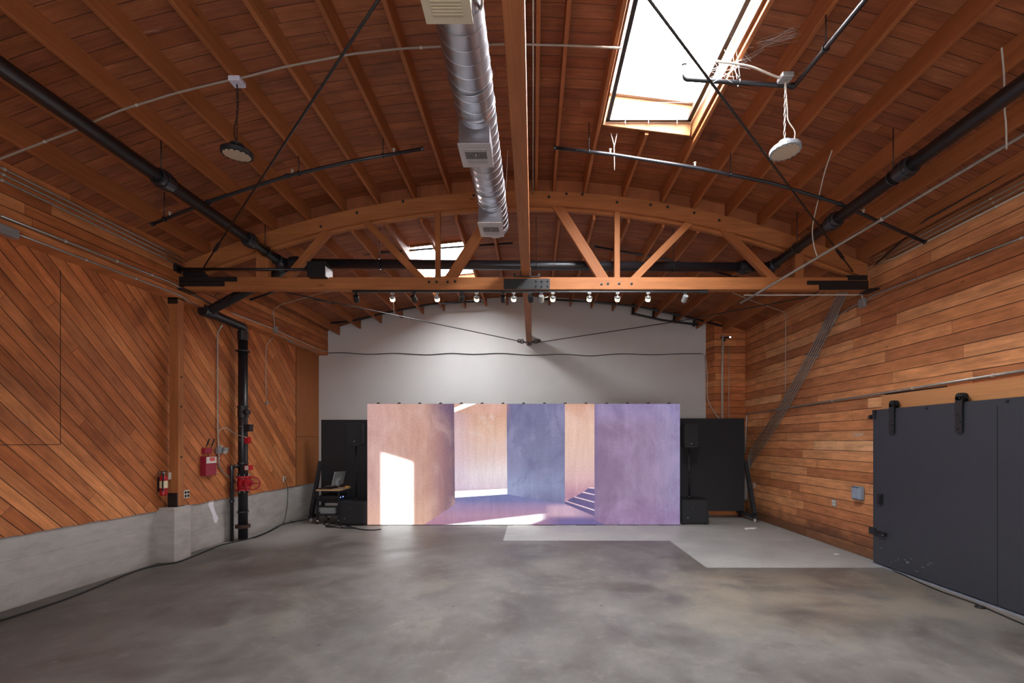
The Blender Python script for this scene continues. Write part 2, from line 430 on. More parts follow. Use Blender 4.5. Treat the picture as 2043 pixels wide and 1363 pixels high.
# board ends step a little along the bottom edge
bm_ = M(); y = YREAR
pts = []
while y < 12.1:
    y2 = min(12.1, y + random.uniform(.16, .3)); d = random.uniform(-.012, .006)
    bm_.box((-.2, y, ZW+d), (.03, y2, 5.45)); y = y2
obj('diagonal_boarding', bm_, mat_diag, wl)
pl = obj('plywood_panel', M().box((-.2, 12.1, ZW), (.034, YB+.1, 5.2)), mat_ply, wl)
obj('joint_gap', M().box((.03, 12.092, ZW), (.0355, 12.103, 4.5)).box((.03, 12.1, 2.13), (.0355, YB, 2.138)), mat_dark, pl)
obj('upper_boarding', M().box((-.2, YREAR, ZBAND), (.29, YB+.1, 5.5)), mat_band, wl)
q = on_l(121, 540, .03); r_ = on_l(121, 887, .03)
jg = M().box((.0295, r_.y-.004, r_.z), (.0315, r_.y+.004, q.z)).box((.0295, 4.3, r_.z-.004), (.0315, r_.y, r_.z+.004))
obj('joint_gap', jg, mat_dark, wl)
# splash of white paint on the concrete, right of the pilaster
a = [(1217,588),(1245,578),(1243,610),(1256,650),(1272,682),(1262,712),(1248,708),(1238,665),(1222,625),(1213,605)]
sm = M(); pp = []
for (cx, cy) in a:
    w3 = on_l(cx/2.919, 800+cy/2.919, .0); pp.append((w3.y, w3.z))
sm.prism(pp, 0, .0, .003)
obj('paint_splash', sm, plain('white_splash', (232, 230, 236), .6, var=.02), wl)['label'] = 'white paint splash'

wr = obj('wall_right', M().box((XR, YREAR, -.05), (XR+.25, YB+.2, 5.7)), mat_right)
tag(wr, 'right wall of horizontal reddish fir planks', 'wall', kind='structure')
wbk = obj('wall_back', M().box((-6.7, YB, -.05), (6.1, YB+.25, 6.3)), mat_white)
tag(wbk, 'white painted end wall behind the big screen', 'wall', kind='structure')
rt = M(); rt.prism([(4.93, 12.9), (XR+.02, 12.9), (XR+.02, YB+.02), (4.84, YB+.02)], 2, 0, 5.6)
o = obj('wall_corner', rt, mat_return); tag(o, 'wood planked corner pier right of the white end wall', 'wall', kind='structure')
# unseen rear wall, with an opening added to let fill light in
rw = M().box((-6.7, YREAR-.25, 0), (-2.7, YREAR, 5.6)).box((3.9, YREAR-.25, 0), (6.1, YREAR, 5.6)).box((-2.7, YREAR-.25, 3.6), (3.9, YREAR, 6.6)) \
    .box((-6.7, YREAR-.25, 5.6), (-2.7, YREAR, 6.6)).box((3.9, YREAR-.25, 5.6), (6.1, YREAR, 6.6))
o = obj('wall_rear', rw, mat_right); tag(o, 'plank wall behind the camera with a wide opening added to let in light', 'wall', kind='structure')

# arched board ceiling with two skylight openings
S1 = (.93, 2.11, 3.75, 6.3); S2 = (-2.47, -1.36, 9.45, 11.6)
def deck(y0, y1, hole, far):
    if hole: hole = (hole[0]-.02, hole[1]+.02, hole[2]-.02, hole[3]+.02)
    xs = sorted(set([-6.5+13.0*i/52 for i in range(53)] + ([hole[0], hole[1]] if hole else [])))
    ys = [y0] + ([hole[2], hole[3]] if hole else []) + [y1]
    m = M(); T = .06
    for i in range(len(xs)-1):
        for j in range(len(ys)-1):
            if hole and xs[i] >= hole[0]-1e-6 and xs[i+1] <= hole[1]+1e-6 and j == 1: continue
            za, zc = zb(xs[i], far)+JH, zb(xs[i+1], far)+JH
            a, b = ys[j], ys[j+1]
            m.add([(xs[i],a,za),(xs[i+1],a,zc),(xs[i+1],b,zc),(xs[i],b,za),(xs[i],a,za+T),(xs[i+1],a,zc+T),(xs[i+1],b,zc+T),(xs[i],b,za+T)],
                  [(0,3,2,1),(4,5,6,7),(0,1,5,4),(1,2,6,5),(2,3,7,6),(3,0,4,7)])
    return m
ce = obj('ceiling', deck(YREAR-.2, YT+.1, S1, False), mat_deck)
tag(ce, 'arched ceiling of dark reddish deck boards', 'ceiling', kind='structure')
obj('far_bay_deck', deck(YT+.1, YB+.15, S2, True), mat_deck, ce)
st = M(); n = 40
for i in range(n):
    x0, x1 = -6.5+13*i/n, -6.5+13*(i+1)/n
    st.add([(x0,YT+.09,zb(x0,True)+JH-.0),(x1,YT+.09,zb(x1,True)+JH),(x1,YT+.09,zb(x1)+JH+.05),(x0,YT+.09,zb(x0)+JH+.05),
            (x0,YT+.13,zb(x0,True)+JH),(x1,YT+.13,zb(x1,True)+JH),(x1,YT+.13,zb(x1)+JH+.05),(x0,YT+.13,zb(x0)+JH+.05)],
           [(0,1,2,3),(7,6,5,4),(0,4,5,1),(3,2,6,7)])
obj('step_board', st, mat_deck, ce)

# skylights
def glazing(name, st):
    q = G(name); q.b.inputs['Base Color'].default_value = (.9, .92, .95, 1)
    q.b.inputs['Emission Color'].default_value = (.9, .96, 1, 1); q.b.inputs['Emission Strength'].default_value = st
    return q.m
mat_glass = glazing('milky_glazing', SKY); mat_glass2 = glazing('dimmer_glazing', SKY*.42)  # far pane emits less, to tone down the glow on the end wall

def skylight(name, S, far, label, bars):
    x0, x1, y0, y1 = S; t = .04
    root = thing(name, ((x0+x1)/2, (y0+y1)/2, zb((x0+x1)/2, far)+JH), label, 'skylight', kind='structure')
    zlo = lambda x: zb(x, far)+(JH-.03 if far else .05)
    zhi = lambda x: zb(x, far)+JH+(.16 if far else .27)
    for nm, (a, b), xx in (('curb_board', (y0-t, y1+t), x0-t), ('curb_board', (y0-t, y1+t), x1)):
        o = timber_obj(nm, (xx+t/2, a, (zlo(xx)+zhi(xx))/2), (xx+t/2, b, (zlo(xx)+zhi(xx))/2), t, zhi(xx)-zlo(xx), mat_curb, root)
    for yy in (y0-t/2, y1+t/2):
        ang = V((x1-x0, 0, zb(x1, far)-zb(x0, far)))
        c = V(((x0+x1)/2, yy, ((zlo(x0)+zhi(x0))/2+(zlo(x1)+zhi(x1))/2)/2)); d = ang/2
        timber_obj('curb_board', c-d, c+d, t, zhi(x0)-zlo(x0), mat_curb, root)
    m = M()
    for (xa, xb) in ((x0-t, x1+t),):
        za, zc = zhi(xa)+.01, zhi(xb)+.01
        m.add([(xa,y0-t,za),(xb,y0-t,zc),(xb,y1+t,zc),(xa,y1+t,za),(xa,y0-t,za+.03),(xb,y0-t,zc+.03),(xb,y1+t,zc+.03),(xa,y1+t,za+.03)],
              [(0,3,2,1),(4,5,6,7),(0,1,5,4),(1,2,6,5),(2,3,7,6),(3,0,4,7)])
    obj('glazing', m, mat_glass2 if far else mat_glass, root)
    # glazing bead: pale metal strip under the glass
    fr = M()
    for yy in (y0, y1-.05):
        fr.add([(x0,yy,zhi(x0)-.05),(x1,yy,zhi(x1)-.05),(x1,yy+.05,zhi(x1)-.05),(x0,yy+.05,zhi(x0)-.05),(x0,yy,zhi(x0)+.008),(x1,yy,zhi(x1)+.008),(x1,yy+.05,zhi(x1)+.008),(x0,yy+.05,zhi(x0)+.008)],
               [(0,3,2,1),(4,5,6,7),(0,1,5,4),(1,2,6,5),(2,3,7,6),(3,0,4,7)])
    obj('glazing_bead', fr, mat_grey, root)
    if bars:
        zz = zb(x0)+.075; b = M()
        b.box((x0+.03, y1-.06, zz), (x1-.02, y1-.02, zz+.055))
        b.box((x0+.03, y0+.04, zz), (x1-.02, y0+.075, zz+.04))
        b.box((x0+.03, y0+.04, zz), (x0+.08, y1-.04, zz+.04)).box((x1-.075, y0+.04, zz), (x1-.02, y1-.04, zz+.04))
        obj('screen_frame', b, mat_steel_b, root)['label'] = 'black metal screen frame'
        hk = M()
        for fx in (.24, .5, .82):
            xx = x0+(x1-x0)*fx; hk.cyl((xx, y1-.05, zz), (xx, y1-.05, zz-.05), .006, 6)
        obj('hook', hk, mat_cond, root)
        wi = M()
        for yy in (4.6, 5.05, 5.5, 5.95): wi.cyl((x0+.04, yy, zz+.02), (x1-.03, yy, zz+.02), .0022, 5)
        obj('screen_wire', wi, mat_grey, root)
    return root
skylight('window_1', S1, False, 'large bright skylight in the front half of the ceiling', True)
skylight('window_2', S2, True, 'smaller looking bright skylight beyond the truss, left of the beam', False)

# ------------------------------------------------------------------ roof timbers
ORD = ['first', 'second', 'third', 'fourth', 'fifth', 'sixth', 'seventh', 'eighth', 'ninth', 'tenth', 'eleventh']
def joist(X, y0, y1, far, label):
    z = zb(X, far)+JH/2+.006
    o = timber_obj('ceiling_joist', (X, y0, z), (X, y1, z), .046, JH, mat_joist)
    tag(o, label, 'joist', 'joists of the far bay' if far else 'joists of the front bay')
nl = [-.8, -1.41, -2.0, -2.61, -3.19, -3.79, -4.37, -4.95, -5.5]
for i, X in enumerate(nl): joist(X, YREAR, YT+.09, False, 'fir ceiling joist in front of the truss, %s left of the centre beam' % ORD[i])
joist(-.11, YREAR, YT+.09, False, 'dark fir joist directly above the centre beam, front bay')
joist(.05, YREAR, YT+.09, False, 'slim orange fir joist close beside the centre beam, front bay')
nr = [.345, .87, 1.52, 2.17, 2.69, 3.27, 3.82, 4.4, 4.98, 5.5]
for i, X in enumerate(nr):
    if X == 1.52: joist(X, S1[3]+.045, YT+.09, False, 'short fir joist running from the big skylight to the truss')
    else: joist(X, YREAR, YT+.09, False, 'fir ceiling joist in front of the truss, %s right of the centre beam' % ORD[i])
for k in range(1, 10):
    X = -.14-.59*k
    if X < -5.6: continue
    if k == 3:
        joist(X, YT+.14, S2[2]-.045, True, 'short fir joist between the truss and the far skylight')
        joist(X, S2[3]+.045, YB, True, 'short fir joist between the far skylight and the end wall')
    else: joist(X, YT+.14, YB, True, 'fir ceiling joist beyond the truss, %s left of the centre beam' % ORD[k-1])
joist(-.14, YT+.14, YB, True, 'fir ceiling joist beyond the truss, above the centre beam')
for k in range(1, 10): 
    X = -.14+.59*k
    joist(X, YT+.14, YB, True, 'fir ceiling joist beyond the truss, %s right of the centre beam' % ORD[k-1])

# bowstring truss
tr = thing('roof_truss', (0, YT+.07, 4.565), 'large timber bowstring truss spanning the room', 'truss')
TX0, TX1, TT = -5.86, 5.66, .14
CZ0, CZ1 = 4.565, 4.77
ct = (CZ0+CZ1)/2
timber_obj('bottom_chord', (TX0, YT+TT/2, ct), (TX1, YT+TT/2, ct), TT, CZ1-CZ0, mat_truss, tr)
def arc(dz0, dz1, ya, yb2, x0, x1, n=26):
    m = M(); L = []
    for i in range(n+1):
        x = x0+(x1-x0)*i/n; L.append((x, max(zb(x)+dz0, CZ1-.02), zb(x)+dz1))
    for i in range(n):
        (a, l0, h0), (b, l1, h1) = L[i], L[i+1]
        m.add([(a,ya,l0),(b,ya,l1),(b,yb2,l1),(a,yb2,l0),(a,ya,h0),(b,ya,h1),(b,yb2,h1),(a,yb2,h0)],
              [(0,3,2,1),(4,5,6,7),(0,1,5,4),(2,3,7,6)] + ([(3,0,4,7)] if i == 0 else []) + ([(1,2,6,5)] if i == n-1 else []))
    return m
obj('top_chord', arc(-.245, 0, YT, YT+.07, TX0+.05, TX1-.05), mat_truss, tr)
obj('top_chord', arc(-.29, -.03, YT+.07, YT+.14, TX0+.05, TX1-.05), mat_truss, tr)
def web(name, pa, pb, w, dep=.09):
    a = on_y(*pa, YT+.07); b = on_y(*pb, YT+.07)
    timber_obj(name, a, b, w, dep, mat_truss, tr, up=(0, 1, 0))
web('diagonal', (1101, 395), (1206, 562), .17); web('diagonal', (1004, 395), (895, 562), .17)
web('vertical', (1230.5, 400), (1230.5, 562), .093); web('vertical', (874, 398), (874, 562), .088)
web('diagonal', (1258, 564), (1392, 428), .115); web('diagonal', (848, 564), (712, 424), .115)
web('diagonal', (1425, 440), (1545, 562), .125); web('diagonal', (655, 462), (570, 562), .125)
web('vertical', (526, 470), (526, 560), .21); web('vertical', (1592, 480), (1592, 560), .15)
# bolts
def bolts(name, pts_, y, r=.016, parent=tr, mat=None):
    m = M()
    for (px, py) in pts_:
        p = on_y(px, py, y); m.lathe([(r*1.5, .0), (r*1.5, -.004), (r, -.005), (r, -.018), (r*.6, -.022)], p, (0, 1, 0), 8)
    obj(name, m, mat or mat_rodm, parent)
for P in [(1200,567),(1213,566),(1235,566),(1260,566),(856,563),(871,563),(893,563),(908,562)]: bolts('bolt', [P], YT-.0)
for P in [(945,390),(1000,392),(1095,393),(1130,387),(1162,388),(1231,404),(1298,409),(1332,413),(1385,425),(804,402),(712,425),(1435,440),(640,452)]: bolts('bolt', [P], YT)
# steel plates
sp = M().box((on_y(1005,0,YT-.012).x, YT-.012, CZ0+.0), (on_y(1097,0,YT-.012).x, YT, CZ1-.03))
pl = obj('splice_plate', sp, mat_steel_b, tr)
for px in (1069.5, 1081, 1093):
    for py in (561.5, 571.5): bolts('plate_bolt', [(px, py)], YT-.012, .014, pl, mat_steel_b)
def bar(pa, pb, y, th): 
    a = on_y(*pa, y); b = on_y(*pb, y); return M().box((min(a.x,b.x), y, min(a.z,b.z)), (max(a.x,b.x), y+th, max(a.z,b.z)))
obj('end_plate', bar((357,552), (471,561), YT-.03, .03), mat_steel_b, tr)
obj('end_plate', bar((357,562), (446,570.5), YT-.03, .03), mat_steel_b, tr)
obj('end_plate', bar((1612,560), (1733,567.5), YT-.03, .03), mat_steel_b, tr)
obj('end_plate', bar((1636,567.5), (1733,577.5), YT-.03, .03), mat_steel_b, tr)
obj('bearing_block', bar((365,540), (404,551), YT-.01, .15), mat_steel_b, tr)
obj('bearing_block', bar((1692,549), (1731,559), YT-.01, .15), mat_steel_b, tr)
obj('bearing_plate', M().box((TX0-.12, YT-.06, CZ0-.02), (TX0+.05, YT+.2, CZ0)), mat_steel_b, tr)
obj('bearing_plate', M().box((TX1-.05, YT-.06, CZ0-.02), (TX1+.12, YT+.2, CZ0)), mat_steel_b, tr)

# centre beams
def beam(y0, y1, zlo, label, x0, x1, h=.3):
    root = thing('centre_beam', ((x0+x1)/2, y0, zlo), label, 'beam')
    timber_obj('timber', ((x0+x1)/2, y0, zlo+h/2), ((x0+x1)/2, y1, zlo+h/2), x1-x0, h, mat_beam, root)
    return root
b1 = beam(YREAR, YT+.06, CZ1+.012, 'long timber centre beam running overhead from the truss toward the viewer', -.2, -.056)
bk = M().box((-.32, YT-.02, CZ1), (.1, YT+.13, CZ1+.012)).box((-.215, YT-.04, CZ1), (-.2, YT+.1, CZ1+.1)).box((-.056, YT-.04, CZ1), (-.041, YT+.1, CZ1+.1)) \
    .box((-.33, YT-.03, CZ1), (-.3, YT+.02, CZ1+.05)).box((.08, YT-.03, CZ1), (.11, YT+.02, CZ1+.05))
obj('saddle_bracket', bk, mat_steel_b, b1)
b2 = beam(YT+.14, YB, 4.705, 'slim centre beam running from the truss to the white end wall', -.19, -.045, .28)
bk = M().box((-.24, 12.86, 4.69), (.01, 12.96, 4.705)).box((-.15, 12.88, 4.62), (-.085, 12.95, 4.69))
for sx in (-1, 1):
    bk.ring((-.1175+sx*.19, 12.9, 4.73), (0, 1, 0), .05, .014, 16, 6)
    bk.ring((-.1175+sx*.27, 12.9, 4.745), (0, 1, 0), .04, .014, 16, 6)
    bk.cyl((-.1175+sx*.06, 12.9, 4.71), (-.1175+sx*.3, 12.9, 4.75), .013, 8)
obj('end_bracket', bk, mat_steel_b, b2)

# tie rods
def rod(pts_, label, tbp=None, r=.011, mat=None):
    root = thing('tie_rod', pts_[0], label, 'tie rod')
    obj('rod', M().tube(pts_, r, 8), mat or mat_rodm, root)
    if tbp:
        a, b = V(pts_[0]), V(pts_[-1]); d = (b-a).normalized(); c = a.lerp(b, tbp); s = d.cross(V((0,0,1))).normalized()*.02
        t = M().tube([c-d*.16+s, c+d*.16+s], .007, 6).tube([c-d*.16-s, c+d*.16-s], .007, 6).cyl(c-d*.2, c-d*.14, .02, 8).cyl(c+d*.14, c+d*.2, .02, 8)
        obj('turnbuckle', t, mat_steel_b, root)
    return root
rod([(-.2, 2.28, 4.98), (-5.52, YT-.02, 4.93)], 'steel tie rod slanting across the ceiling to the left end of the truss', .86)
rod([(-.05, 2.3, 4.98), (5.35, YT-.02, 4.86)], 'steel tie rod crossing under the big skylight to the right truss end', .88)
rod([on_y(1046, 683, 12.9), on_y(540, 577, 8.5), on_y(400, 551, 8.1)], 'steel tie rod from the far beam end to the left end of the truss', .72)
rod([on_y(1080, 682.5, 12.9), on_y(1345, 642.5, 11.2), on_y(1600, 595, 8.6), on_y(1690, 562, 8.1)], 'steel tie rod from the far beam end to the right end of the truss')

# left post and pilaster
pil = obj('concrete_pillar', M().box((XL(8)-.1, 7.83, 0), (-5.935, 8.21, .915)), mat_conc)
tag(pil, 'low concrete pilaster under the timber post on the left wall', 'pilaster', kind='structure')
po = thing('timber_post', (-6.02, 8.0, .915), 'square timber post on the left wall beside the fire extinguisher', 'post')
timber_obj('shaft', (-6.025, 8.0, .93), (-6.025, 8.0, 4.4), .155, .13, mat_truss, po, up=(0, 1, 0))
obj('steel_shoe', M().box((-6.115, 7.92, .917), (-5.955, 7.934, 1.15)).box((-6.115, 7.92, .915), (-5.94, 8.07, .93)), mat_steel_b, po)
obj('cap_bracket', M().box((-6.115, 7.92, 4.32), (-5.955, 7.934, 4.42)).box((-6.115, 7.92, 4.4), (-5.94, 8.07, 4.42)), mat_steel_b, po)
for zz in (1.75, 2.6, 3.1): obj('bolt', M().lathe([(.018, 0), (.018, .006), (.008, .014)], (-5.9475, 8.0, zz), (1, 0, 0), 8), mat_rodm, po)
#@@PART2@@
# ------------------------------------------------------------------ the LED screen
LY, LX0, LX1, LZ0, LZ1 = 11.36, -3.98, 3.517, .012, 2.912
led = thing('led_wall', ((LX0+LX1)/2, LY+.05, 0), 'wide glowing video wall showing a sunlit pastel interior with stairs', 'screen')
def sx(px): return LX0+(px-733)/(1356.5-733)*(LX1-LX0)
def sz(py): return LZ0+(1048-py)/(1048-806)*(LZ1-LZ0)
def screen_mat(name, fn):
    g = G(name); x, y, z = g.xyz(g.coord())
    px = g.ma('ADD', g.ma('MULTIPLY', g.ma('SUBTRACT', x, LX0), (1356.5-733)/(LX1-LX0)), 733.0)   # picture columns and rows of the shown image
    py = g.ma('SUBTRACT', 1048.0, g.ma('MULTIPLY', g.ma('SUBTRACT', z, LZ0), 242/(LZ1-LZ0)))
    g.px, g.py = px, py
    g.blot = g.noise(g.vec(x, 0.0, g.ma('MULTIPLY', z, .7)), 1.5, 8, .66, .5)
    g.streak = g.noise(g.vec(g.ma('MULTIPLY', x, 7.0), 1.0, g.ma('MULTIPLY', z, .8)), 1.6, 5, .65)
    g.fine = g.noise(g.vec(g.ma('MULTIPLY', x, 26.0), 4.0, g.ma('MULTIPLY', z, 26.0)), 1.0, 3, .7)
    col, st = fn(g)
    # faint grid of the LED modules
    fx = g.ma('FRACT', g.ma('MULTIPLY', px, .5)); fz = g.ma('FRACT', g.ma('MULTIPLY', py, .5))
    grid = g.ma('MULTIPLY', g.rng(fx, .2, .5, .965, 1.02), g.rng(fz, .2, .5, .975, 1.015))
    k = g.ma('MULTIPLY', g.ma('MULTIPLY', g.rng(g.streak, .3, .7, .92, 1.08, False), g.rng(g.fine, .3, .7, .9, 1.1, False)), grid)
    col = g.mix(1.0, col, g.vec(k, k, k), 'MULTIPLY')
    g.b.inputs['Base Color'].default_value = (.012, .012, .013, 1); g.b.inputs['Roughness'].default_value = .45
    g.b.inputs['Specular IOR Level'].default_value = .25
    g.link(col, g.b.inputs['Emission Color']); g.put(g.b.inputs['Emission Strength'], g.ma('MULTIPLY', st, .84))
    return g.m
def vgrad(g, stops): return g.ramp(g.rng(g.py, 806, 1048, 0, 1, False), [((p-806)/242, c) for p, c in stops])
def hgrad(g, a, b, stops): return g.ramp(g.rng(g.px, a, b, 0, 1, False), [((p-a)/(b-a), c) for p, c in stops])
def soft(g, v, a, b): return g.rng(v, a, b)
def fA(g):
    c = hgrad(g, 733, 908, [(733, (200,158,154)), (790, (203,160,148)), (850, (194,150,136)), (880, (160,120,124)), (908, (112,88,108))])
    c = g.mix(g.rng(g.blot, .46, .7, 0, .42), c, lin((218, 184, 178)))
    c = g.mix(g.rng(g.blot, .5, .34, 0, .35), c, lin((172, 124, 116)))
    top = g.ma('MULTIPLY', soft(g, g.px, 840, 900), soft(g, g.py, 860, 806))
    c = g.mix(g.ma('MULTIPLY', top, .8), c, lin((96, 74, 108)))
    warm = g.ma('MULTIPLY', soft(g, g.py, 960, 1045), soft(g, g.px, 900, 820))
    c = g.mix(g.ma('MULTIPLY', warm, .55), c, lin((232, 186, 160)))
    slope = g.ma('ADD', 903.0, g.ma('MULTIPLY', g.ma('SUBTRACT', g.px, 762.0), .3))
    pm = g.ma('MULTIPLY', g.ma('MULTIPLY', soft(g, g.px, 756, 766), soft(g, g.px, 829, 818)), soft(g, g.ma('SUBTRACT', g.py, slope), -4, 7))
    halo = g.ma('MULTIPLY', g.ma('MULTIPLY', soft(g, g.px, 735, 790), soft(g, g.px, 870, 800)), soft(g, g.py, 880, 960))
    c = g.mix(g.ma('MULTIPLY', halo, .25), c, lin((240, 205, 190)))
    c = g.mix(pm, c, (1, 1, 1, 1))
    return c, g.ma('ADD', 1.0, g.ma('MULTIPLY', pm, 2.2))
def fBc(g):
    c = g.mix(g.rng(g.blot, .35, .65), lin((208, 160, 140)), lin((220, 172, 158))); return c, 1.0
def fB(g):
    c = vgrad(g, [(820, (206,156,132)), (860, (218,178,158)), (910, (222,192,186)), (945, (228,214,218)), (972, (222,204,216)), (981, (206,182,196))])
    c = g.mix(g.ma('MULTIPLY', soft(g, g.px, 960, 906), .45), c, lin((202, 176, 202)))
    c = g.mix(g.rng(g.blot, .5, .72, 0, .55), c, lin((232, 220, 222))); return c, 1.0
def fW(g): return g.mix(0.0, (1, 1, 1, 1), (1, 1, 1, 1)), 1.8
def fD(g):
    c = vgrad(g, [(806, (114,112,150)), (860, (115,113,148)), (930, (122,123,158)), (970, (136,143,178)), (1005, (112,110,152))])
    c = g.mix(g.ma('MULTIPLY', g.ma('MULTIPLY', soft(g, g.px, 1075, 1015), soft(g, g.py, 900, 990)), .6), c, lin((160, 170, 208)))
    c = g.mix(g.rng(g.blot, .5, .62, 0, .6), c, lin((142, 138, 174)))
    c = g.mix(g.rng(g.blot, .5, .36, 0, .5), c, lin((98, 95, 134)))
    c = g.mix(g.ma('MULTIPLY', soft(g, g.px, 1020, 1012), soft(g, g.py, 850, 806)), c, lin((150, 112, 132))); return c, 1.0
def fE(g):
    c = vgrad(g, [(806, (208,158,136)), (850, (224,184,166)), (910, (222,186,174)), (955, (216,176,178)), (985, (186,136,156)), (1002, (166,124,152))])
    c = g.mix(g.rng(g.blot, .5, .7, 0, .4), c, lin((232, 202, 194))); return c, 1.0
def fG(g):
    c = hgrad(g, 1186, 1357, [(1186, (132,108,140)), (1240, (140,116,148)), (1300, (146,124,156)), (1357, (146,138,174))])
    c = g.mix(g.ma('MULTIPLY', soft(g, g.py, 860, 806), .55), c, lin((142, 134, 182)))
    c = g.mix(g.ma('MULTIPLY', soft(g, g.py, 980, 1046), .5), c, lin((142, 108, 152)))
    c = g.mix(g.rng(g.blot, .46, .68, 0, .42), c, lin((172, 150, 184)))
    c = g.mix(g.rng(g.blot, .52, .32, 0, .5), c, lin((120, 96, 128)))
    c = g.mix(g.ma('MULTIPLY', soft(g, g.px, 1196, 1186), .4), c, lin((112, 92, 140))); return c, 1.0
def fH(g):
    c = vgrad(g, [(985, (112,116,168)), (1000, (118,118,166)), (1010, (152,130,168)), (1030, (176,138,164)), (1048, (166,124,152))])
    c = g.mix(g.ma('MULTIPLY', soft(g, g.px, 920, 850), .4), c, lin((196, 138, 150)))
    c = g.mix(g.rng(g.blot, .5, .75, 0, .4), c, lin((170, 150, 186)))
    dk = g.ma('MULTIPLY', soft(g, g.px, 1060, 1130), soft(g, g.py, 1026, 1040))
    c = g.mix(g.ma('MULTIPLY', dk, .85), c, lin((92, 88, 146)))
    # slanting bar of light on the shown floor
    up = g.ma('SUBTRACT', g.py, g.ma('SUBTRACT', 1049.0, g.ma('MULTIPLY', g.ma('SUBTRACT', g.px, 885.0), .115)))
    lo = g.ma('SUBTRACT', g.ma('SUBTRACT', 1049.0, g.ma('MULTIPLY', g.ma('SUBTRACT', g.px, 1050.0), .33)), g.py)
    bm = g.ma('MULTIPLY', g.ma('MULTIPLY', soft(g, up, -2, 2), soft(g, lo, -4, 3)), soft(g, g.px, 1096, 1070))
    c = g.mix(bm, c, (1, .97, .96, 1))
    b2_ = g.ma('MULTIPLY', g.ma('MULTIPLY', soft(g, g.px, 1085, 1100), soft(g, g.px, 1180, 1130)), g.ma('MULTIPLY', soft(g, g.py, 1004, 1014), soft(g, g.py, 1036, 1026)))
    c = g.mix(g.ma('MULTIPLY', b2_, .6), c, lin((220, 184, 200)))
    return c, g.ma('ADD', 1.0, g.ma('MULTIPLY', bm, .9))
def fS(g):
    c = g.mix(g.rng(g.px, 1127, 1186), lin((92, 82, 128)), lin((106, 92, 138))); return c, 1.0
def fT(g): return g.mix(g.rng(g.px, 1127, 1186), lin((206, 168, 186)), lin((240, 216, 226))), 1.0
mats_s = [screen_mat('screen_'+n_, f_) for n_, f_ in (('pink_wall', fA), ('soffit', fBc), ('far_wall', fB), ('light', fW), ('blue_pier', fD), ('peach_wall', fE), ('violet_wall', fG), ('floor', fH), ('riser', fS), ('tread', fT))]
sc_ = M()
def poly(mi, pts):
    sc_.cur = mi; sc_.add([(sx(a_), LY, sz(b_)) for a_, b_ in pts], [tuple(range(len(pts)))])
poly(0, [(733,1048),(846,1048),(908,1007),(906,806),(733,806)][::1])
poly(1, [(906.2,823),(1011,828),(1011,806),(950,806)])
poly(3, [(906.2,823),(950,806),(925,806),(906.1,814)])
poly(1, [(906.1,814),(925,806),(906,806)])
poly(2, [(907.5,981),(1012,976),(1011,828),(906.2,823)])
poly(3, [(907.7,994),(1012,987),(1012,976),(907.5,981)])
poly(4, [(1012,987),(1085,1000),(1127,1006),(1127,806),(1011,806),(1011,828),(1012,976)])
poly(5, [(1127,1000),(1186,973),(1186,806),(1127,806)])
poly(6, [(1186,1048-9),(1205,1048),(1356.5,1048),(1356.5,806),(1186,806)])
poly(7, [(846,1048),(1205,1048),(1186,1039),(1186,1031),(1127,1006),(1085,1000),(1012,987),(907.7,994),(908,1007)])
# stairs: four risers with lit tread edges, from the lowest up
st4 = [((1127,1000),(1186,1019.5)), ((1143,992),(1186,1003)), ((1160,983),(1186,988)), ((1174,973.5),(1186,974.5))]
poly(8, [(1127,1006),(1186,1031),(1186,1020.5),(1127,1001.5)])
poly(9, [(1127,1001.5),(1186,1020.5),(1186,1018),(1131,1000)])
poly(8, [(1131,1000),(1186,1018),(1186,1004),(1144,993)])
poly(9, [(1144,993),(1186,1004),(1186,1002),(1148,991.5)])
poly(8, [(1148,991.5),(1186,1002),(1186,989),(1161,984)])
poly(9, [(1161,984),(1186,989),(1186,987.2),(1165,982)])
poly(8, [(1165,982),(1186,987.2),(1186,976),(1173,975)])
poly(9, [(1173,975),(1186,976),(1186,974),(1176,973)])
poly(5, [(1127,1001.5),(1131,1000),(1127,1000)]); poly(5, [(1127,1000),(1131,1000),(1144,993),(1148,991.5),(1161,984),(1165,982),(1173,975),(1176,973),(1186,974),(1186,973)])
sc_.v = [(a_, b_, c_) for a_, b_, c_ in sc_.v]
# the peach wall was drawn down to the stairs: keep it a hair behind them
for i_, f_ in enumerate(sc_.f):
    if sc_.mi[i_] == 5:
        for k_ in f_: sc_.v[k_] = (sc_.v[k_][0], LY+.0004, sc_.v[k_][2])
scr = obj('screen', sc_, mats_s, led, at=(0, 0, 0)); scr.location = -V(led.location)
cb = M()
NC, NR = 15, 6
for i in range(NC):
    for j in range(NR):
        w_, h_ = (LX1-LX0)/NC, (LZ1-LZ0)/NR
        cb.box((LX0+i*w_+.002, LY+.002, LZ0+j*h_+.002), (LX0+(i+1)*w_-.002, LY+.09, LZ0+(j+1)*h_-.002))
obj('cabinet_body', cb, mat_black, led)
for i in range(NC):
    w_ = (LX1-LX0)/NC; xc = LX0+(i+.5)*w_
    obj('top_clamp', M().box((xc-.035, LY+.01, LZ1-.002), (xc+.035, LY+.08, LZ1+.024)).cyl((xc, LY+.045, LZ1+.02), (xc, LY+.045, LZ1+.04), .012, 8), mat_steel_b, led)
ft = M()
for i in range(0, NC, 2):
    w_ = (LX1-LX0)/NC; ft.box((LX0+i*w_, LY-.03, 0), (LX0+(i+1)*w_, LY+.12, LZ0))
obj('foot_plate', ft, mat_steel_b, led)

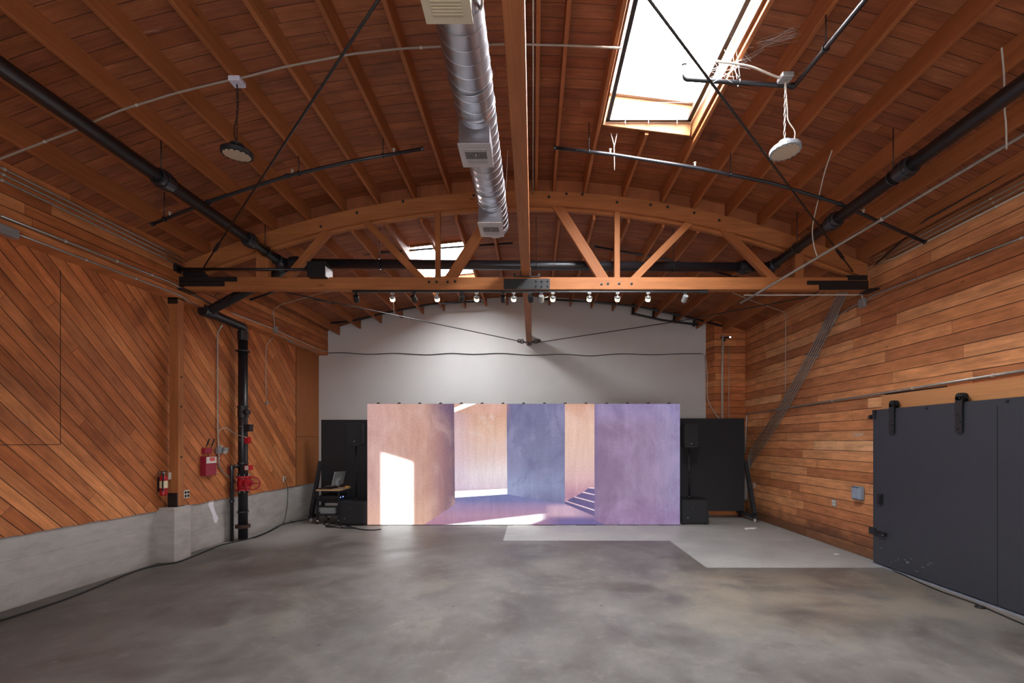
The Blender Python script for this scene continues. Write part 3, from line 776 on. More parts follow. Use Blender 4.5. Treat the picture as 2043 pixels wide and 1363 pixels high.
# ------------------------------------------------------------------ speakers
def sub(x0, x1, y0, h, label):
    r = thing('subwoofer', ((x0+x1)/2, y0+.3, 0), label, 'speaker', 'subwoofers beside the screen')
    obj('cabinet', M().rbox((x0, y0, .02), (x1, y0+.6, h), .012), mat_spk, r)
    obj('front_grille', M().rbox((x0+.035, y0-.014, .06), (x1-.035, y0+.004, h-.035), .008), plain('grille_cloth', (30, 30, 34), .75, var=.35, scale=60), r)
    obj('badge', M().cyl((x0+.14, y0-.02, .17), (x0+.14, y0-.013, .17), .012, 10), mat_silver, r)
    obj('light', M().cyl((x0+.26, y0-.02, .42), (x0+.26, y0-.013, .42), .006, 8), mat_silver, r)
    for sx_ in (x0, x1-.004):
        obj('handle', M().box((sx_-.006, y0+.22, h*.62), (sx_+.01, y0+.4, h*.72)), mat_rubber, r)
    for xx in (x0+.06, x1-.06):
        for yy in (y0+.06, y0+.54): obj('foot', M().cyl((xx, yy, 0), (xx, yy, .022), .022, 10), mat_rubber, r)
    return r
sub(3.585, 4.235, 11.43, .605, 'black subwoofer standing on the pale floor right of the screen')
sub(-4.64, -3.995, 11.3, .573, 'black subwoofer between the cart and the left edge of the screen')
def top_speaker(xc, y0, z0, w, h, rz, zpole, label, lp):
    p = thing('speaker_pole', (xc, y0+.16, zpole), lp, 'speaker pole', 'poles carrying the loudspeakers')
    obj('shaft', M().cyl((xc, y0+.16, zpole), (xc, y0+.16, z0-.06), .019, 12), mat_steel_b, p)
    obj('base_collar', M().cyl((xc, y0+.16, zpole), (xc, y0+.16, zpole+.05), .032, 12), mat_steel_b, p)
    obj('height_clamp', M().cyl((xc, y0+.16, zpole+.62), (xc, y0+.16, zpole+.7), .028, 12).cyl((xc, y0+.13, zpole+.66), (xc+.05, y0+.1, zpole+.66), .012, 8), mat_spk, p)
    obj('cap', M().cyl((xc, y0+.16, z0-.06), (xc, y0+.16, z0), .024, 12), mat_steel_b, p)
    r = thing('loudspeaker', (xc, y0+.16, z0), label, 'speaker', 'loudspeakers on poles')
    R = Matrix.Translation((xc, y0+.16, 0)) @ Matrix.Rotation(rz, 4, 'Z')
    m = M(); pl_ = [(-w/2, -.16), (w/2, -.16), (w/2, .02), (w/2-.07, .16), (-w/2+.07, .16), (-w/2, .02)]
    m.prism(pl_, 2, z0, z0+h); m.v = [tuple(R @ V(q)) for q in m.v]
    obj('cabinet', m, mat_spk, r)
    obj('front_grille', M().rbox((-w/2+.02, -.172, z0+.04), (w/2-.02, -.158, z0+h-.02), .006, R), plain('speaker_grille', (27, 27, 31), .7, var=.35, scale=60), r)
    obj('badge', M().box((-.012, -.176, z0+.07), (.012, -.171, z0+.09), R), mat_silver, r)
    obj('paler_side', M().box((w/2-.001, -.14, z0+.03), (w/2+.003, .01, z0+h-.03), R), plain('paler_grey_side', (64, 66, 72), .5, var=.2), r)  # right side a lighter grey than the cabinet
    obj('pole_bracket', M().box((-.12, -.1, z0-.02), (.12, .1, z0), R), mat_steel_b, r)
top_speaker(3.855, 11.55, 1.875, .33, .565, 0, .605, 'black loudspeaker on a pole right of the screen, before the black flat', 'black pole rising from the subwoofer right of the screen')
top_speaker(-4.36, 11.5, 1.93, .37, .53, .1, .573, 'black loudspeaker on a pole left of the screen', 'black pole rising from the subwoofer left of the screen')

# rolling black flats
def flat(x0, x1, y, z0, z1, xb, label):
    r = thing('rolling_flat', ((x0+x1)/2, y, 0), label, 'stage flat', 'rolling black flats')
    obj('panel', M().box((x0, y, z0), (x1, y+.05, z1)), mat_flat, r)
    obj('frame', M().box((x0, y+.05, z0), (x0+.06, y+.1, z1)).box((x1-.06, y+.05, z0), (x1, y+.1, z1)).box((x0, y+.05, z1-.06), (x1, y+.1, z1)).box((x0, y+.05, z0), (x1, y+.1, z0+.06)), mat_steel_b, r)
    for xx in xb:
        b = M(); w = .045
        b.add([(xx-w,y,1.5),(xx+w,y,1.5),(xx+w,y,1.36),(xx-w,y,1.36),(xx-w,y-.52,.24),(xx+w,y-.52,.24),(xx+w,y-.44,.12),(xx-w,y-.44,.12)],
              [(0,1,2,3),(7,6,5,4),(0,4,5,1),(1,5,6,2),(2,6,7,3),(3,7,4,0)])
        obj('brace', b, mat_flat, r)
        br = obj('base_rail', M().box((xx-w, y-.55, .1), (xx+w, y+.45, .17)), mat_flat, r)
        for yy in (y-.48, y+.38):
            obj('caster', M().cyl((xx-.018, yy, .045), (xx+.018, yy, .045), .045, 14).box((xx-.026, yy-.02, .05), (xx+.026, yy+.02, .1)), mat_caster if yy < y else mat_rubber, br)
    return r
flat(3.3, 5.46, 12.25, .21, 2.605, (5.5,), 'black rolling flat standing right of the screen')
flat(-5.5, -3.2, 12.28, .21, 2.57, (-5.53,), 'black rolling flat standing behind the equipment cart')

# ------------------------------------------------------------------ equipment cart, computer and gear
X0, X1, Y0, Y1 = -5.24, -4.715, 11.5, 12.13
ca = thing('equipment_cart', ((X0+X1)/2, (Y0+Y1)/2, 0), 'small black rolling equipment cart with a tan worktop left of the screen', 'cart')
obj('worktop', M().rbox((X0-.03, Y0-.03, .805), (X1+.03, Y1+.04, .84), .006), mat_desk, ca)
for xx in (X0, X1):
    for yy in (Y0, Y1):
        lg = obj('leg', M().box((xx-.022, yy-.022, .1), (xx+.022, yy+.022, .805)), mat_steel_b, ca)
        obj('caster', M().cyl((xx-.014, yy, .042), (xx+.014, yy, .042), .042, 14), mat_rubber, lg)
        obj('caster_fork', M().box((xx-.022, yy-.02, .05), (xx+.022, yy+.02, .1)), mat_caster, lg)
for zz in (.24, .44, .58):
    obj('shelf', M().box((X0-.02, Y0-.02, zz-.03), (X1+.02, Y1+.02, zz)), mat_steel_b, ca)
tc = thing('computer_tower', (-4.98, 11.78, .24), 'pale silver computer tower on the lowest shelf of the cart', 'computer')
t_ = obj('case', M().rbox((X0+.03, Y0+.06, .24), (X1-.12, Y1-.1, .40), .01), mat_silver, tc)
obj('front_panel', M().box((X1-.12, Y0+.07, .25), (X1-.105, Y1-.11, .395)), mat_grey, tc)
obj('power_button', M().cyl((X1-.2, Y0+.061, .3), (X1-.2, Y0+.055, .3), .014, 10), mat_grey, tc)
am = thing('amplifier', (-4.95, 11.8, .44), 'grey equipment case on the middle shelf of the cart', 'audio gear')
obj('case', M().rbox((X0+.16, Y0+.04, .44), (X1-.03, Y1-.1, .515), .006), mat_grey, am)
obj('faceplate', M().box((X0+.17, Y0+.032, .447), (X1-.04, Y0+.042, .508)), plain('pale_faceplate', (150, 146, 140), .5), am)
au = thing('audio_interface', (-4.9, 11.85, .58), 'black audio unit with two blue lights under the cart worktop', 'audio gear')
obj('case', M().rbox((X0+.02, Y0+.03, .58), (X1-.04, Y1-.06, .69), .008), mat_black, au)
for yy in (Y0+.18, Y0+.33): obj('indicator_light', M().lathe([(.013, 0), (.011, .006), (.004, .01)], (X1-.04, yy, .63), (1, 0, 0), 10), mat_bled, au)
# monitor, seen from behind
mo = thing('monitor', (-4.86, 11.78, .84), 'silver flat monitor on the cart, seen from behind', 'monitor')
R = Matrix.Translation((-4.86, 11.72, .84)) @ Matrix.Rotation(math.radians(76), 4, 'Z') @ Matrix.Translation((0, 0, .1)) @ Matrix.Rotation(math.radians(15), 4, 'X')
obj('back_panel', M().rbox((-.22, -.02, .0), (.22, .0, .34), .006, R), mat_silver, mo)
obj('display', M().box((-.21, .0, .01), (.21, .004, .33), R), mat_dark, mo)
obj('vent_label', M().box((-.02, -.0225, .17), (.12, -.0195, .185), R).box((-.02, -.0225, .14), (.0, -.0195, .18), R), plain('pale_marking', (206, 210, 210), .5), mo)
obj('stand', M().box((-.05, -.06, -.02), (.05, -.02, .14), R).box((-.07, -.1, -.0), (.07, .06, .012), Matrix.Translation((-4.82, 11.70, .84)) @ Matrix.Rotation(math.radians(76), 4, 'Z')), mat_silver, mo)
kb = thing('keyboard', (-5.08, 11.62, .84), 'dark keyboard lying on the left half of the cart worktop', 'keyboard')
obj('case', M().rbox((-5.23, 11.53, .84), (-4.92, 11.68, .865), .006), plain('dark_brown_case', (52, 34, 34), .5), kb)
ky = M()
for i in range(12):
    for j in range(4): ky.box((-5.222+i*.025, 11.54+j*.033, .865), (-5.202+i*.025, 11.567+j*.033, .872))
k_ = obj('keys', ky, plain('dark_keys', (70, 56, 54), .5), kb)
mx = thing('mixer', (-5.05, 11.86, .84), 'small dark mixing desk on the back of the cart worktop', 'audio gear')
obj('case', M().box((-5.2, 11.74, .84), (-4.95, 12.0, .885)), mat_black, mx)
kn_ = M()
for i in range(5):
    for j in range(4): kn_.cyl((-5.17+i*.045, 11.78+j*.055, .885), (-5.17+i*.045, 11.78+j*.055, .9), .01, 8)
obj('knob', kn_, mat_grey, mx)
tag(obj('orange_box', M().rbox((-4.78, 12.0, .84), (-4.68, 12.1, .875), .005), plain('orange_tan', (206, 146, 70), .5)), 'small tan box on the back right corner of the cart', 'box')

def cable(name, pts_, r, label, n=8, mat=None, cat='cable', group=None):
    o = obj(name, M().tube(smooth_path(pts_, n), r, 6), mat or mat_cable, at=tuple(V(pts_[0])))
    return tag(o, label, cat, group)
z5 = .012
def fp(px, py, z=.012): 
    Y = F*(H-z)/(py-CY); return V(((px-CX)*Y/F, Y, z))
cable('floor_cable', [fp(652,1040), fp(646,1046), fp(660,1050), fp(678,1049), fp(684,1053), fp(700,1051), fp(690,1049), fp(705,1053), fp(725,1057), fp(745,1057.5), fp(760,1056)], .012, 'black cable coiled under the cart and running past the subwoofer')
cable('power_cable', [fp(668,1043), fp(660,1045), fp(650,1051), fp(665,1052), fp(690,1054), fp(712,1054), fp(700,1052), fp(682,1052)], .01, 'black looped lead on the floor in front of the cart')
pts_ = [fp(0,1238)] + [fp(*q) for q in ((60,1219),(140,1192),(200,1168),(250,1147),(300,1131),(352,1122),(380,1112),(386,1110),(410,1100),(440,1088),(466,1082),(500,1074),(530,1063),(560,1048),(588,1041),(612,1036),(632,1030))]
cable('wall_base_cable', pts_, .011, 'long black cable along the foot of the left wall', 6)
o1 = on_l(569, 955, .06); cable('outlet_cord', [on_l(568, 956, .07), on_l(574, 975, .05), on_l(573, 1010, .03), on_l(569, 1033, .05), fp(566,1045), fp(576,1043), fp(588,1042), fp(578,1040), fp(566,1044), fp(548,1056), fp(515,1071), fp(504,1074)], .007, 'black cord hanging from the wall outlet and looping on the floor', 8)
cable('door_foot_cable', [fp(1742,1123), fp(1770,1133), fp(1830,1160), fp(1880,1181), fp(1950,1206), fp(2010,1232), fp(2050,1249)], .008, 'thin dark cord along the foot of the sliding door', 8)
rg = M(); c_ = fp(1955, 1211, .012); rg.ring(c_+V((0,0,.0)), (0, 0, 1), .042, .011, 20, 8)
tag(obj('rubber_ring', rg, mat_rubber), 'small black ring lying before the sliding door', 'ring')
pm_ = M(); a4 = [fp(1485,1054.5,0), fp(1500,1053.5,0), fp(1510,1054,0), fp(1504,1055.8,0), fp(1496,1055.6,0), fp(1487,1057.3,0)]
pm_.prism([(q.x, q.y) for q in a4], 2, .0005, .012)
tag(obj('paper_scrap', pm_, plain('white_paper', (244, 243, 240), .6, var=.02)), 'white scrap of paper on the pale floor near the right flat', 'paper')
pm_ = M(); c_ = fp(1668, 1106, 0); pm_.prism([(c_.x-.05, c_.y-.02), (c_.x+.05, c_.y-.015), (c_.x+.04, c_.y+.02), (c_.x-.03, c_.y+.02)], 2, .0005, .006)
tag(obj('paper_scrap', pm_, plain('white_paper_bit', (236, 236, 232), .6, var=.02)), 'tiny white paper bit on the floor near the planked right wall', 'paper')

# ------------------------------------------------------------------ spiral duct with registers
DX, DZ, DR = -.575, 5.345, .195
du = thing('air_duct', (DX, 5, DZ), 'galvanised spiral air duct hung under the ceiling left of the beam', 'duct')
dm_ = M(); prof = []; n = 22
d0, d1 = YREAR+.1, 7.3
dm_.tube([(DX, d0, DZ), (DX, d1, DZ)], DR, 48)
obj('tube', dm_, mat_galv, du)
sp_ = M(); tot = int((d1-2.4)/.145); pp = []
for i in range(tot*28+1):
    a = 2*PI*i/28; pp.append((DX+math.cos(a)*(DR+.001), 2.4+.145*i/28, DZ+math.sin(a)*(DR+.001)))
sp_.tube(pp, .0042, 5); obj('spiral_seam', sp_, mat_galv, du)
obj('end_cap', M().lathe([(DR+.006, -.05), (DR+.006, .0), (DR*.8, .012), (.02, .015)], (DX, d1, DZ), (0, 1, 0), 40), mat_galv, du)
for yb in (4.7, 6.44): obj('joint_band', M().lathe([(DR+.001, -.02), (DR+.008, -.012), (DR+.008, .012), (DR+.001, .02)], (DX, yb-.06, DZ), (0, 1, 0), 40), mat_galv, du)
for i, (ya, yb) in enumerate(((3.0, 3.37), (4.757, 5.14), (6.47, 6.9))):
    w = .155; zt, zbm = DZ-.05, 5.005; xc = DX-.02
    rg = obj('register_box', M().box((xc-w, ya, zbm), (xc+w, yb, zt)), mat_cream if i == 0 else mat_galv, du)
    gm = mat_cream if i == 0 else mat_grill
    obj('face_plate', M().box((xc-w-.012, ya-.012, zbm-.008), (xc+w+.012, yb+.012, zbm)), gm, rg)
    dk_ = M()
    L = yb-ya
    for k in range(10):
        yy = ya+.07+k*(L-.12)/10
        if (ya+L*.28 < yy < ya+L*.64) and i: continue
        obj('louver', M().box((xc-w+.05, yy, zbm-.016), (xc+w-.05, yy+.012, zbm-.008)), gm, rg)
    dk_.box((xc-w+.045, ya+L*.3, zbm-.0105), (xc+w-.045, ya+L*.62, zbm-.008)) if i else dk_.box((xc-w+.05, ya+.02, zbm-.0105), (xc+w-.05, ya+.07, zbm-.008))
    obj('grille_opening', dk_, mat_dark, rg)
    hd = M().cyl((xc, ya+L*.42, zbm-.008), (xc, ya+L*.42, zbm-.03), .006, 6); obj('damper_tab', hd, mat_condw, rg)
    fn_ = M()
    for k in range(14): xx = xc-w+.055+k*(2*w-.11)/13; fn_.box((xx-.0018, ya+L*.3, zbm-.017), (xx+.003, ya+L*.62, zbm-.0105))
    if i: obj('vertical_fin', fn_, gm, rg)
for yy in (2.6, 4.3, 6.1):
    hg = M().box((DX-.012, yy-.012, DZ+DR), (DX+.012, yy+.012, zb(DX)+JH)).ring((DX, yy, DZ), (0, 1, 0), DR+.004, .006, 30, 4)
    obj('hanger_strap', hg, mat_galv, du)
cable('duct_cable', [on_y(948, -30, 3.3), on_y(962, 0, 3.45), on_y(955, 26, 3.62), on_y(945, 42, 3.75)], .011, 'pale cable looping beside the first duct register', 8, mat_condw)

# ------------------------------------------------------------------ fire sprinkler pipes
def pipe(name, pts_, r, label, couplings=(), hangers=(), heads=(), fr=None, group='black sprinkler pipes', far=False, capr=1.25):
    root = thing(name, tuple(V(pts_[0])), label, 'sprinkler pipe', group)
    obj('tube', M().tube(fillet(pts_, fr or r*2.2), r, 14), mat_pipe, root)
    P = [V(q) for q in pts_]
    for (i, t) in couplings:
        a, b = P[i], P[i+1]; c = a.lerp(b, t); d = (b-a).normalized(); k = r*1.32
        obj('coupling', M().lathe([(r, -r*1.3), (k, -r*1.2), (k, -r*.5), (k*1.12, -r*.45), (k*1.12, r*.45), (k, r*.5), (k, r*1.2), (r, r*1.3)], c, d, 16), mat_pipe, root)
    for (i, t) in hangers:
        c = P[i].lerp(P[i+1], t); d = (P[i+1]-P[i]).normalized()
        top = zb(c.x, far)+JH*.6
        h_ = M().cyl(c+V((0,0,r)), (c.x, c.y, top), .006, 6).ring(c, d, r+.008, .007, 20, 6)
        obj('hanger', h_, mat_steel_b, root)
    for (i, t) in heads:
        c = P[i].lerp(P[i+1], t)
        h_ = M().cyl(c+V((0,0,r*.6)), c+V((0,0,r+.035)), .013, 8).lathe([(.009, .035), (.022, .04), (.022, .045), (.004, .05)], c+V((0,0,r)), (0,0,1), 10)
        obj('sprinkler_head', h_, mat_condw, root)
    for e in (0, -1):
        d = (P[1]-P[0]).normalized() if e == 0 else (P[-1]-P[-2]).normalized()
        if capr > 1: obj('end_fitting', M().lathe([(r*.9, -r), (r*capr, -r*.9), (r*capr, r*.5), (r*.9, r*.6)], P[e], d, 14), mat_pipe, root)
    return root
YJ = 8.3
pipe('sprinkler_main', [(-4.43, YREAR+.1, 5.09), (-4.43, YJ-.05, 5.16)], .077, 'black sprinkler main running along the left side of the ceiling', [(0, .788), (0, .93)], [(0, .785), (0, .965)])
pipe('sprinkler_main', [(4.2, YREAR+.1, 5.06), (4.19, YJ-.05, 5.09)], .077, 'black sprinkler main running along the right side of the ceiling', [(0, .76), (0, .865)], [(0, .775), (0, .94)])
pipe('sprinkler_main', [(-4.43, YJ+.04, 5.15), (4.19, YJ+.04, 5.075)], .082, 'thick black cross pipe running behind the roof truss', [(0, .03), (0, .945)], [(0, .2), (0, .8), (0, .52)], far=True)
# drop to the riser
ri = thing('riser_pipe', (-5.94, 9.69, 0), 'thick black fire riser with a red valve standing at the left wall', 'riser pipe')
xr, yr = -5.94, 9.69
obj('drop_pipe', M().tube(fillet([(-4.43, 8.42, 5.1), (-4.62, 8.5, 5.0), (-5.93, 8.62, 4.37), (-5.93, yr, 4.345), (xr, yr, 4.2)], .14), .083, 16), mat_pipe, ri)
obj('elbow', M().lathe([(.083, -.12), (.105, -.11), (.105, .13), (.083, .14)], (-5.93, 8.62, 4.37), (0, 1, -.02), 18), mat_pipe, ri)
obj('elbow', M().lathe([(.083, -.1), (.1, -.09), (.1, .1), (.083, .11)], (xr, yr, 4.17), (0, 0, 1), 18), mat_pipe, ri)
obj('upright', M().cyl((xr, yr, .02), (xr, yr, 4.25), .088, 20), mat_pipe, ri)
def zr(py): return H+(CY-py)*9.69/F
def collar(py, k=1.25, hh=.02, name='coupling', mat=None):
    obj(name, M().lathe([(.088, -hh*1.1), (.088*k, -hh), (.088*k, hh), (.088, hh*1.1)], (xr, yr, zr(py)), (0, 0, 1), 20), mat or mat_pipe, ri)
collar(701, 1.5, .012); collar(812, 1.16, .02); collar(831, 1.16, .02); collar(822, 1.1, .1); collar(924, 1.15, .02); collar(1021, 1.2, .014); collar(1050, 1.55, .03, 'base_flange', plain('rusty_iron', (74, 52, 42), .7, .2))
obj('inlet_boss', M().cyl((xr+.06, yr-.04, zr(823)), (xr+.16, yr-.07, zr(823)), .055, 14), mat_pipe, ri)
vb = M().lathe([(.13, -.15), (.13, -.118), (.09, -.115), (.1, -.06), (.112, 0), (.1, .06), (.09, .115), (.13, .118), (.13, .15)], (xr, yr, zr(964.5)), (0, 0, 1), 20)
va = obj('valve_body', vb, mat_red, ri); va['label'] = 'red valve body'
ax = V((.86, -.5, 0)).normalized(); vc = V((xr, yr, zr(963)))
obj('valve_bonnet', M().lathe([(.075, .06), (.07, .14), (.05, .18), (.05, .24), (.07, .245), (.07, .26), (.02, .27), (.018, .42)], vc, ax, 14), mat_red, va)
hw = vc+ax*.36+V((0, 0, .0)); wa = V((.35, -.94, 0)).normalized()
hwm = M().ring(hw, wa, .125, .014, 30, 8)
uu_ = V((0,0,1)); ww_ = wa.cross(uu_)
for k in range(3):
    t = 2*PI*k/3+.5; hwm.tube([hw, hw+(uu_*math.cos(t)+ww_*math.sin(t))*.125], .01, 6)
hwm.cyl(hw-wa*.02, hw+wa*.02, .026, 10)
obj('handwheel', hwm, mat_red, va)
for zz in (zr(949), zr(980)):
    for k in range(8):
        t = 2*PI*k/8; obj('flange_bolt', M().cyl((xr+.112*math.cos(t), yr+.112*math.sin(t), zz-.035), (xr+.112*math.cos(t), yr+.112*math.sin(t), zz+.035), .01, 6), mat_cond, va)
obj('flow_switch', M().rbox((xr+.08, yr-.11, zr(861)), (xr+.2, yr+.03, zr(847)), .008), mat_black, ri)
obj('tamper_box', M().rbox((xr+.09, yr-.12, zr(885)), (xr+.17, yr-.0, zr(872)), .006), mat_red, ri)
obj('tamper_box', M().rbox((xr+.1, yr-.13, zr(938)), (xr+.2, yr+.02, zr(928)), .006), mat_red, ri)
obj('sign_tag', M().box((xr+.12, yr-.135, zr(937)), (xr+.19, yr-.132, zr(929))), mat_tag, ri)
obj('pipe_clamp', M().ring((xr, yr, zr(878)), (0,0,1), .092, .006, 24, 6).ring((xr, yr, zr(851)), (0,0,1), .092, .006, 24, 6), mat_cond, ri)
bp = M().tube(fillet([(xr-.02, yr-.08, zr(930)), (xr-.12, yr-.17, zr(930)), (xr-.12, yr-.17, .0)], .05), .033, 12)
bp.lathe([(.033, -.02), (.05, -.015), (.05, .015), (.033, .02)], (xr-.12, yr-.17, zr(998)), (0, 0, 1), 12).lathe([(.033, -.05), (.045, -.045), (.045, .045), (.033, .05)], (xr-.12, yr-.17, zr(932)), (0, 0, 1), 12)
obj('drain_pipe', bp, mat_pipe, ri)
dv = V((xr-.2, yr-.18, zr(932)))
obj('drain_valve', M().ring(dv, (.3, -.9, 0), .06, .008, 18, 6).cyl(dv, dv+V((.08, .04, 0)), .02, 8).box(dv+V((-.05,-.005,-.11)), dv+V((.05,.005,-.07))), mat_red2, ri)

YBr = 6.42
pipe('sprinkler_branch', [on_y(305,447,YBr), on_y(418,402,YBr), on_y(570,352,YBr), on_y(700,322,YBr), on_y(843,297,YBr)], .022, 'thin black sprinkler branch crossing the left half of the ceiling before the truss', [(0, .97), (2, .02)], [(0, .2), (2, .2), (3, .45)], [(0, .3), (2, .1), (3, .6)], fr=.1)
pipe('sprinkler_branch', [on_y(1108,295,YBr), on_y(1220,308,YBr), on_y(1390,335,YBr), on_y(1540,365,YBr), on_y(1670,405,YBr), on_y(1845,483,YBr)], .022, 'thin black sprinkler branch crossing the right half of the ceiling before the truss', [(4, .03), (3, .75)], [(2, .45), (0, .6)], [(1, .98), (0, .98), (4, .3)], fr=.1)
pipe('sprinkler_branch', [on_y(1365,128,5.0), on_y(1365,158,5.0), on_y(1585,172,5.0), on_y(1640,105,4.41)+V((0,0,0)), on_y(1730,-5,3.72), V((2.6, 1.0, 5.5))], .022, 'black bent sprinkler pipe passing under the right edge of the big skylight', [(1, .98)], [(1, .5), (3, .1)], fr=.04)
pipe('sprinkler_branch', [on_y(560,535,9.5), on_y(640,515,9.5), on_y(850,497,9.5), on_y(1022,485,9.5)], .02, 'thin black sprinkler branch seen through the truss, left of the beam', [(0, .5)], [(1, .3), (2, .4)], fr=.1, far=True)
pipe('sprinkler_branch', [on_y(1187,492,9.5), on_y(1343,520,9.5), on_y(1480,556,9.5)], .02, 'thin black sprinkler branch seen through the truss, right of the beam', [], [(0, .9)], fr=.1, far=True)
pipe('sprinkler_branch', [on_y(560,578,8.9), on_y(500,598,8.9)], .02, 'short black pipe stub just below the left half of the truss', [], [], fr=.1, far=True)
pipe('sprinkler_branch', [on_y(628,648,12.7), on_y(700,641,12.7), on_y(780,622,12.7), on_y(860,607,12.7), on_y(962,601,12.7)], .026, 'black and grey pipe following the ceiling arch left of the beam, near the end wall', [(1, .6)], [(1, .2), (3, .3)], fr=.1, far=True)
pipe('sprinkler_branch', [on_y(1085,597,12.7), on_y(1180,602,12.7), on_y(1275,612,12.7), on_y(1360,630,12.7), on_y(1440,650,12.7)], .028, 'black pipe following the ceiling arch right of the beam, near the end wall', [(2, .4)], [(1, .5)], fr=.1, far=True)

# black cable ladder near the right end of the white wall
lad = thing('cable_ladder', tuple(on_y(1330, 630, 13.0)), 'dark ladder shaped tray under the ceiling right of the beam, near the end wall', 'cable tray')
for dz in (0, 24):
    obj('side_rail', M().tube([on_y(1262, 603+dz*.95, 13.1), on_y(1322, 615+dz, 13.1), on_y(1400, 636+dz*.55, 13.1)], .03, 6, smooth=False), mat_steel_b, lad)
for px, a_, b_ in ((1264, 598, 628), (1305, 612, 634), (1346, 622, 644), (1386, 632, 652)):
    obj('rung', M().tube([on_y(px, a_, 13.1), on_y(px-2, b_, 13.1)], .03, 6, smooth=False), mat_steel_b, lad)

# ------------------------------------------------------------------ hanging round lamps
def lamp(loc, label, tilt, box_at, silver, cordpts):
    r = thing('high_bay_lamp', tuple(loc), label, 'ceiling lamp', 'round hanging lamps')
    R = .15; ax_ = V((math.sin(tilt[0]), math.sin(tilt[1]), -1)).normalized()
    body = plain('lamp_body_silver', (172, 176, 182), .4, .4) if silver else mat_spk
    hs = M().lathe([(.045, -.115), (.06, -.11), (.06, -.06), (.1, -.055), (R-.01, -.045), (R, -.035), (R, 0), (R-.012, .004)], loc, ax_, 32)
    u = ax_.orthogonal().normalized(); w = ax_.cross(u)
    obj('housing', hs, body, r)
    fins = M()
    for k in range(24):
        t = 2*PI*k/24; d = u*math.cos(t)+w*math.sin(t)
        a_ = V(loc)+d*.065-ax_*.05; b_ = V(loc)+d*(R-.008)-ax_*.02
        s_ = d.cross(ax_)*.004
        fins.add([a_-s_, a_+s_, b_+s_, b_-s_, a_-s_-ax_*.045, a_+s_-ax_*.045, b_+s_-ax_*.02, b_-s_-ax_*.02], [(0,3,2,1),(4,5,6,7),(0,1,5,4),(1,2,6,5),(2,3,7,6),(3,0,4,7)])
    obj('cooling_fin', fins, body, r)
    obj('lens', M().lathe([(R-.02, .0), (R-.022, .008), (.01, .011)], loc, ax_, 32), mat_lens, r)
    for k in range(16):
        t = 2*PI*k/16; d = u*math.cos(t)+w*math.sin(t)
        obj('rim_clip', M().cyl(V(loc)+d*(R-.012)-ax_*.004, V(loc)+d*(R-.012)+ax_*.012, .011, 8), mat_rubber if not silver else mat_grey, r)
    hook = V(loc)-ax_*.12
    top = V(box_at)
    ch = M(); nn = max(6, int((top-hook).length/.045))
    for k in range(nn):
        c_ = hook.lerp(top, (k+.5)/nn); L = (top-hook).length/nn
        s_ = V((.008, 0, 0)) if k % 2 else V((0, .008, 0))
        dd = (top-hook).normalized()*L*.62
        ch.tube([c_-dd, c_-dd*.6+s_, c_+dd*.6+s_, c_+dd, c_+dd*.6-s_, c_-dd*.6-s_, c_-dd], .0025 if not silver else .0035, 5, cap=False)
    obj('chain', ch, mat_rodm if not silver else mat_cond, r)
    obj('cord', M().tube(smooth_path(cordpts, 8), .006 if silver else .005, 6), mat_condw if silver else mat_cable, r)
    obj('ceiling_box', M().rbox((top.x-.06, top.y-.06, top.z), (top.x+.06, top.y+.06, top.z+.05), .006), mat_silver if silver else plain('screenlit_box', (212, 208, 222), .4), r)  # dark lamp's box: lavender light from the screen put into its colour
YC = 4.9
l1 = on_y(473, 309, YC); t1 = V((l1.x, YC, on_y(465, 168, YC).z))
lamp(l1, 'dark round lamp hanging left of the duct', (-.05, .1), t1, False, [t1, t1+V((.01,.0,-.25)), l1+V((-.03,0,.25)), l1+V((0,0,.1))])
l2 = on_y(1567, 303, YC); t2 = V((l2.x, YC, on_y(1570, 160, YC).z))
lamp(l2, 'silver round lamp hanging by a chain right of the skylight', (.06, -.04), t2, True, [t2, t2+V((.02,0,-.3)), t2+V((.03,0,-.42)), l2+V((.1,0,.2)), l2+V((.08,.02,.08))])

# ------------------------------------------------------------------ ceiling and wall conduits
def conduit(pts_, r, label, boxes=(), straps=(), mat=None, fr=.06, axis='z', name='conduit', group='wiring conduits', cat='conduit'):
    root = thing(name, tuple(V(pts_[0])), label, cat, group)
    obj('tube', M().tube(fillet(pts_, fr), r, 8), mat or mat_cond, root)
    for b in boxes:
        c = V(b[0]); s = b[1]; obj('junction_box', M().rbox(c-V(s)/2, c+V(s)/2, .006), mat_grey, root)
    for (i, t) in straps:
        a_, b_ = V(pts_[i]), V(pts_[i+1]); c = a_.lerp(b_, t); d = (b_-a_).normalized()
        obj('strap', M().lathe([(r*1.02, -.012), (r*1.4, -.01), (r*1.4, .01), (r*1.02, .012)], c, d, 8), mat_condw, root)
    return root
cp = [on_y(px, py, YC) for px, py in ((-60,345),(0,317),(150,260),(240,220),(350,186),(440,164),(490,154),(560,135),(700,108),(800,97),(880,93),(1010,88),(1140,91),(1240,96))]
conduit(cp, .0105, 'pale conduit arching across the ceiling joists to the big skylight', [], [(1, .6), (3, .3), (9, .5)], mat_condt, fr=.12)
conduit([on_y(1425,122,YC), on_y(1460,126,YC), on_y(1500,133,YC), on_y(1545,152,YC), on_y(1562,157,YC)], .011, 'short pale conduit from the skylight edge to the silver lamp box', [], [], mat_condw)
conduit([(0, 2.6, 6.14), (-.005, 7.9, 6.14)], .008, 'white conduit running lengthwise beside the centre beam', [], [], mat_condw)
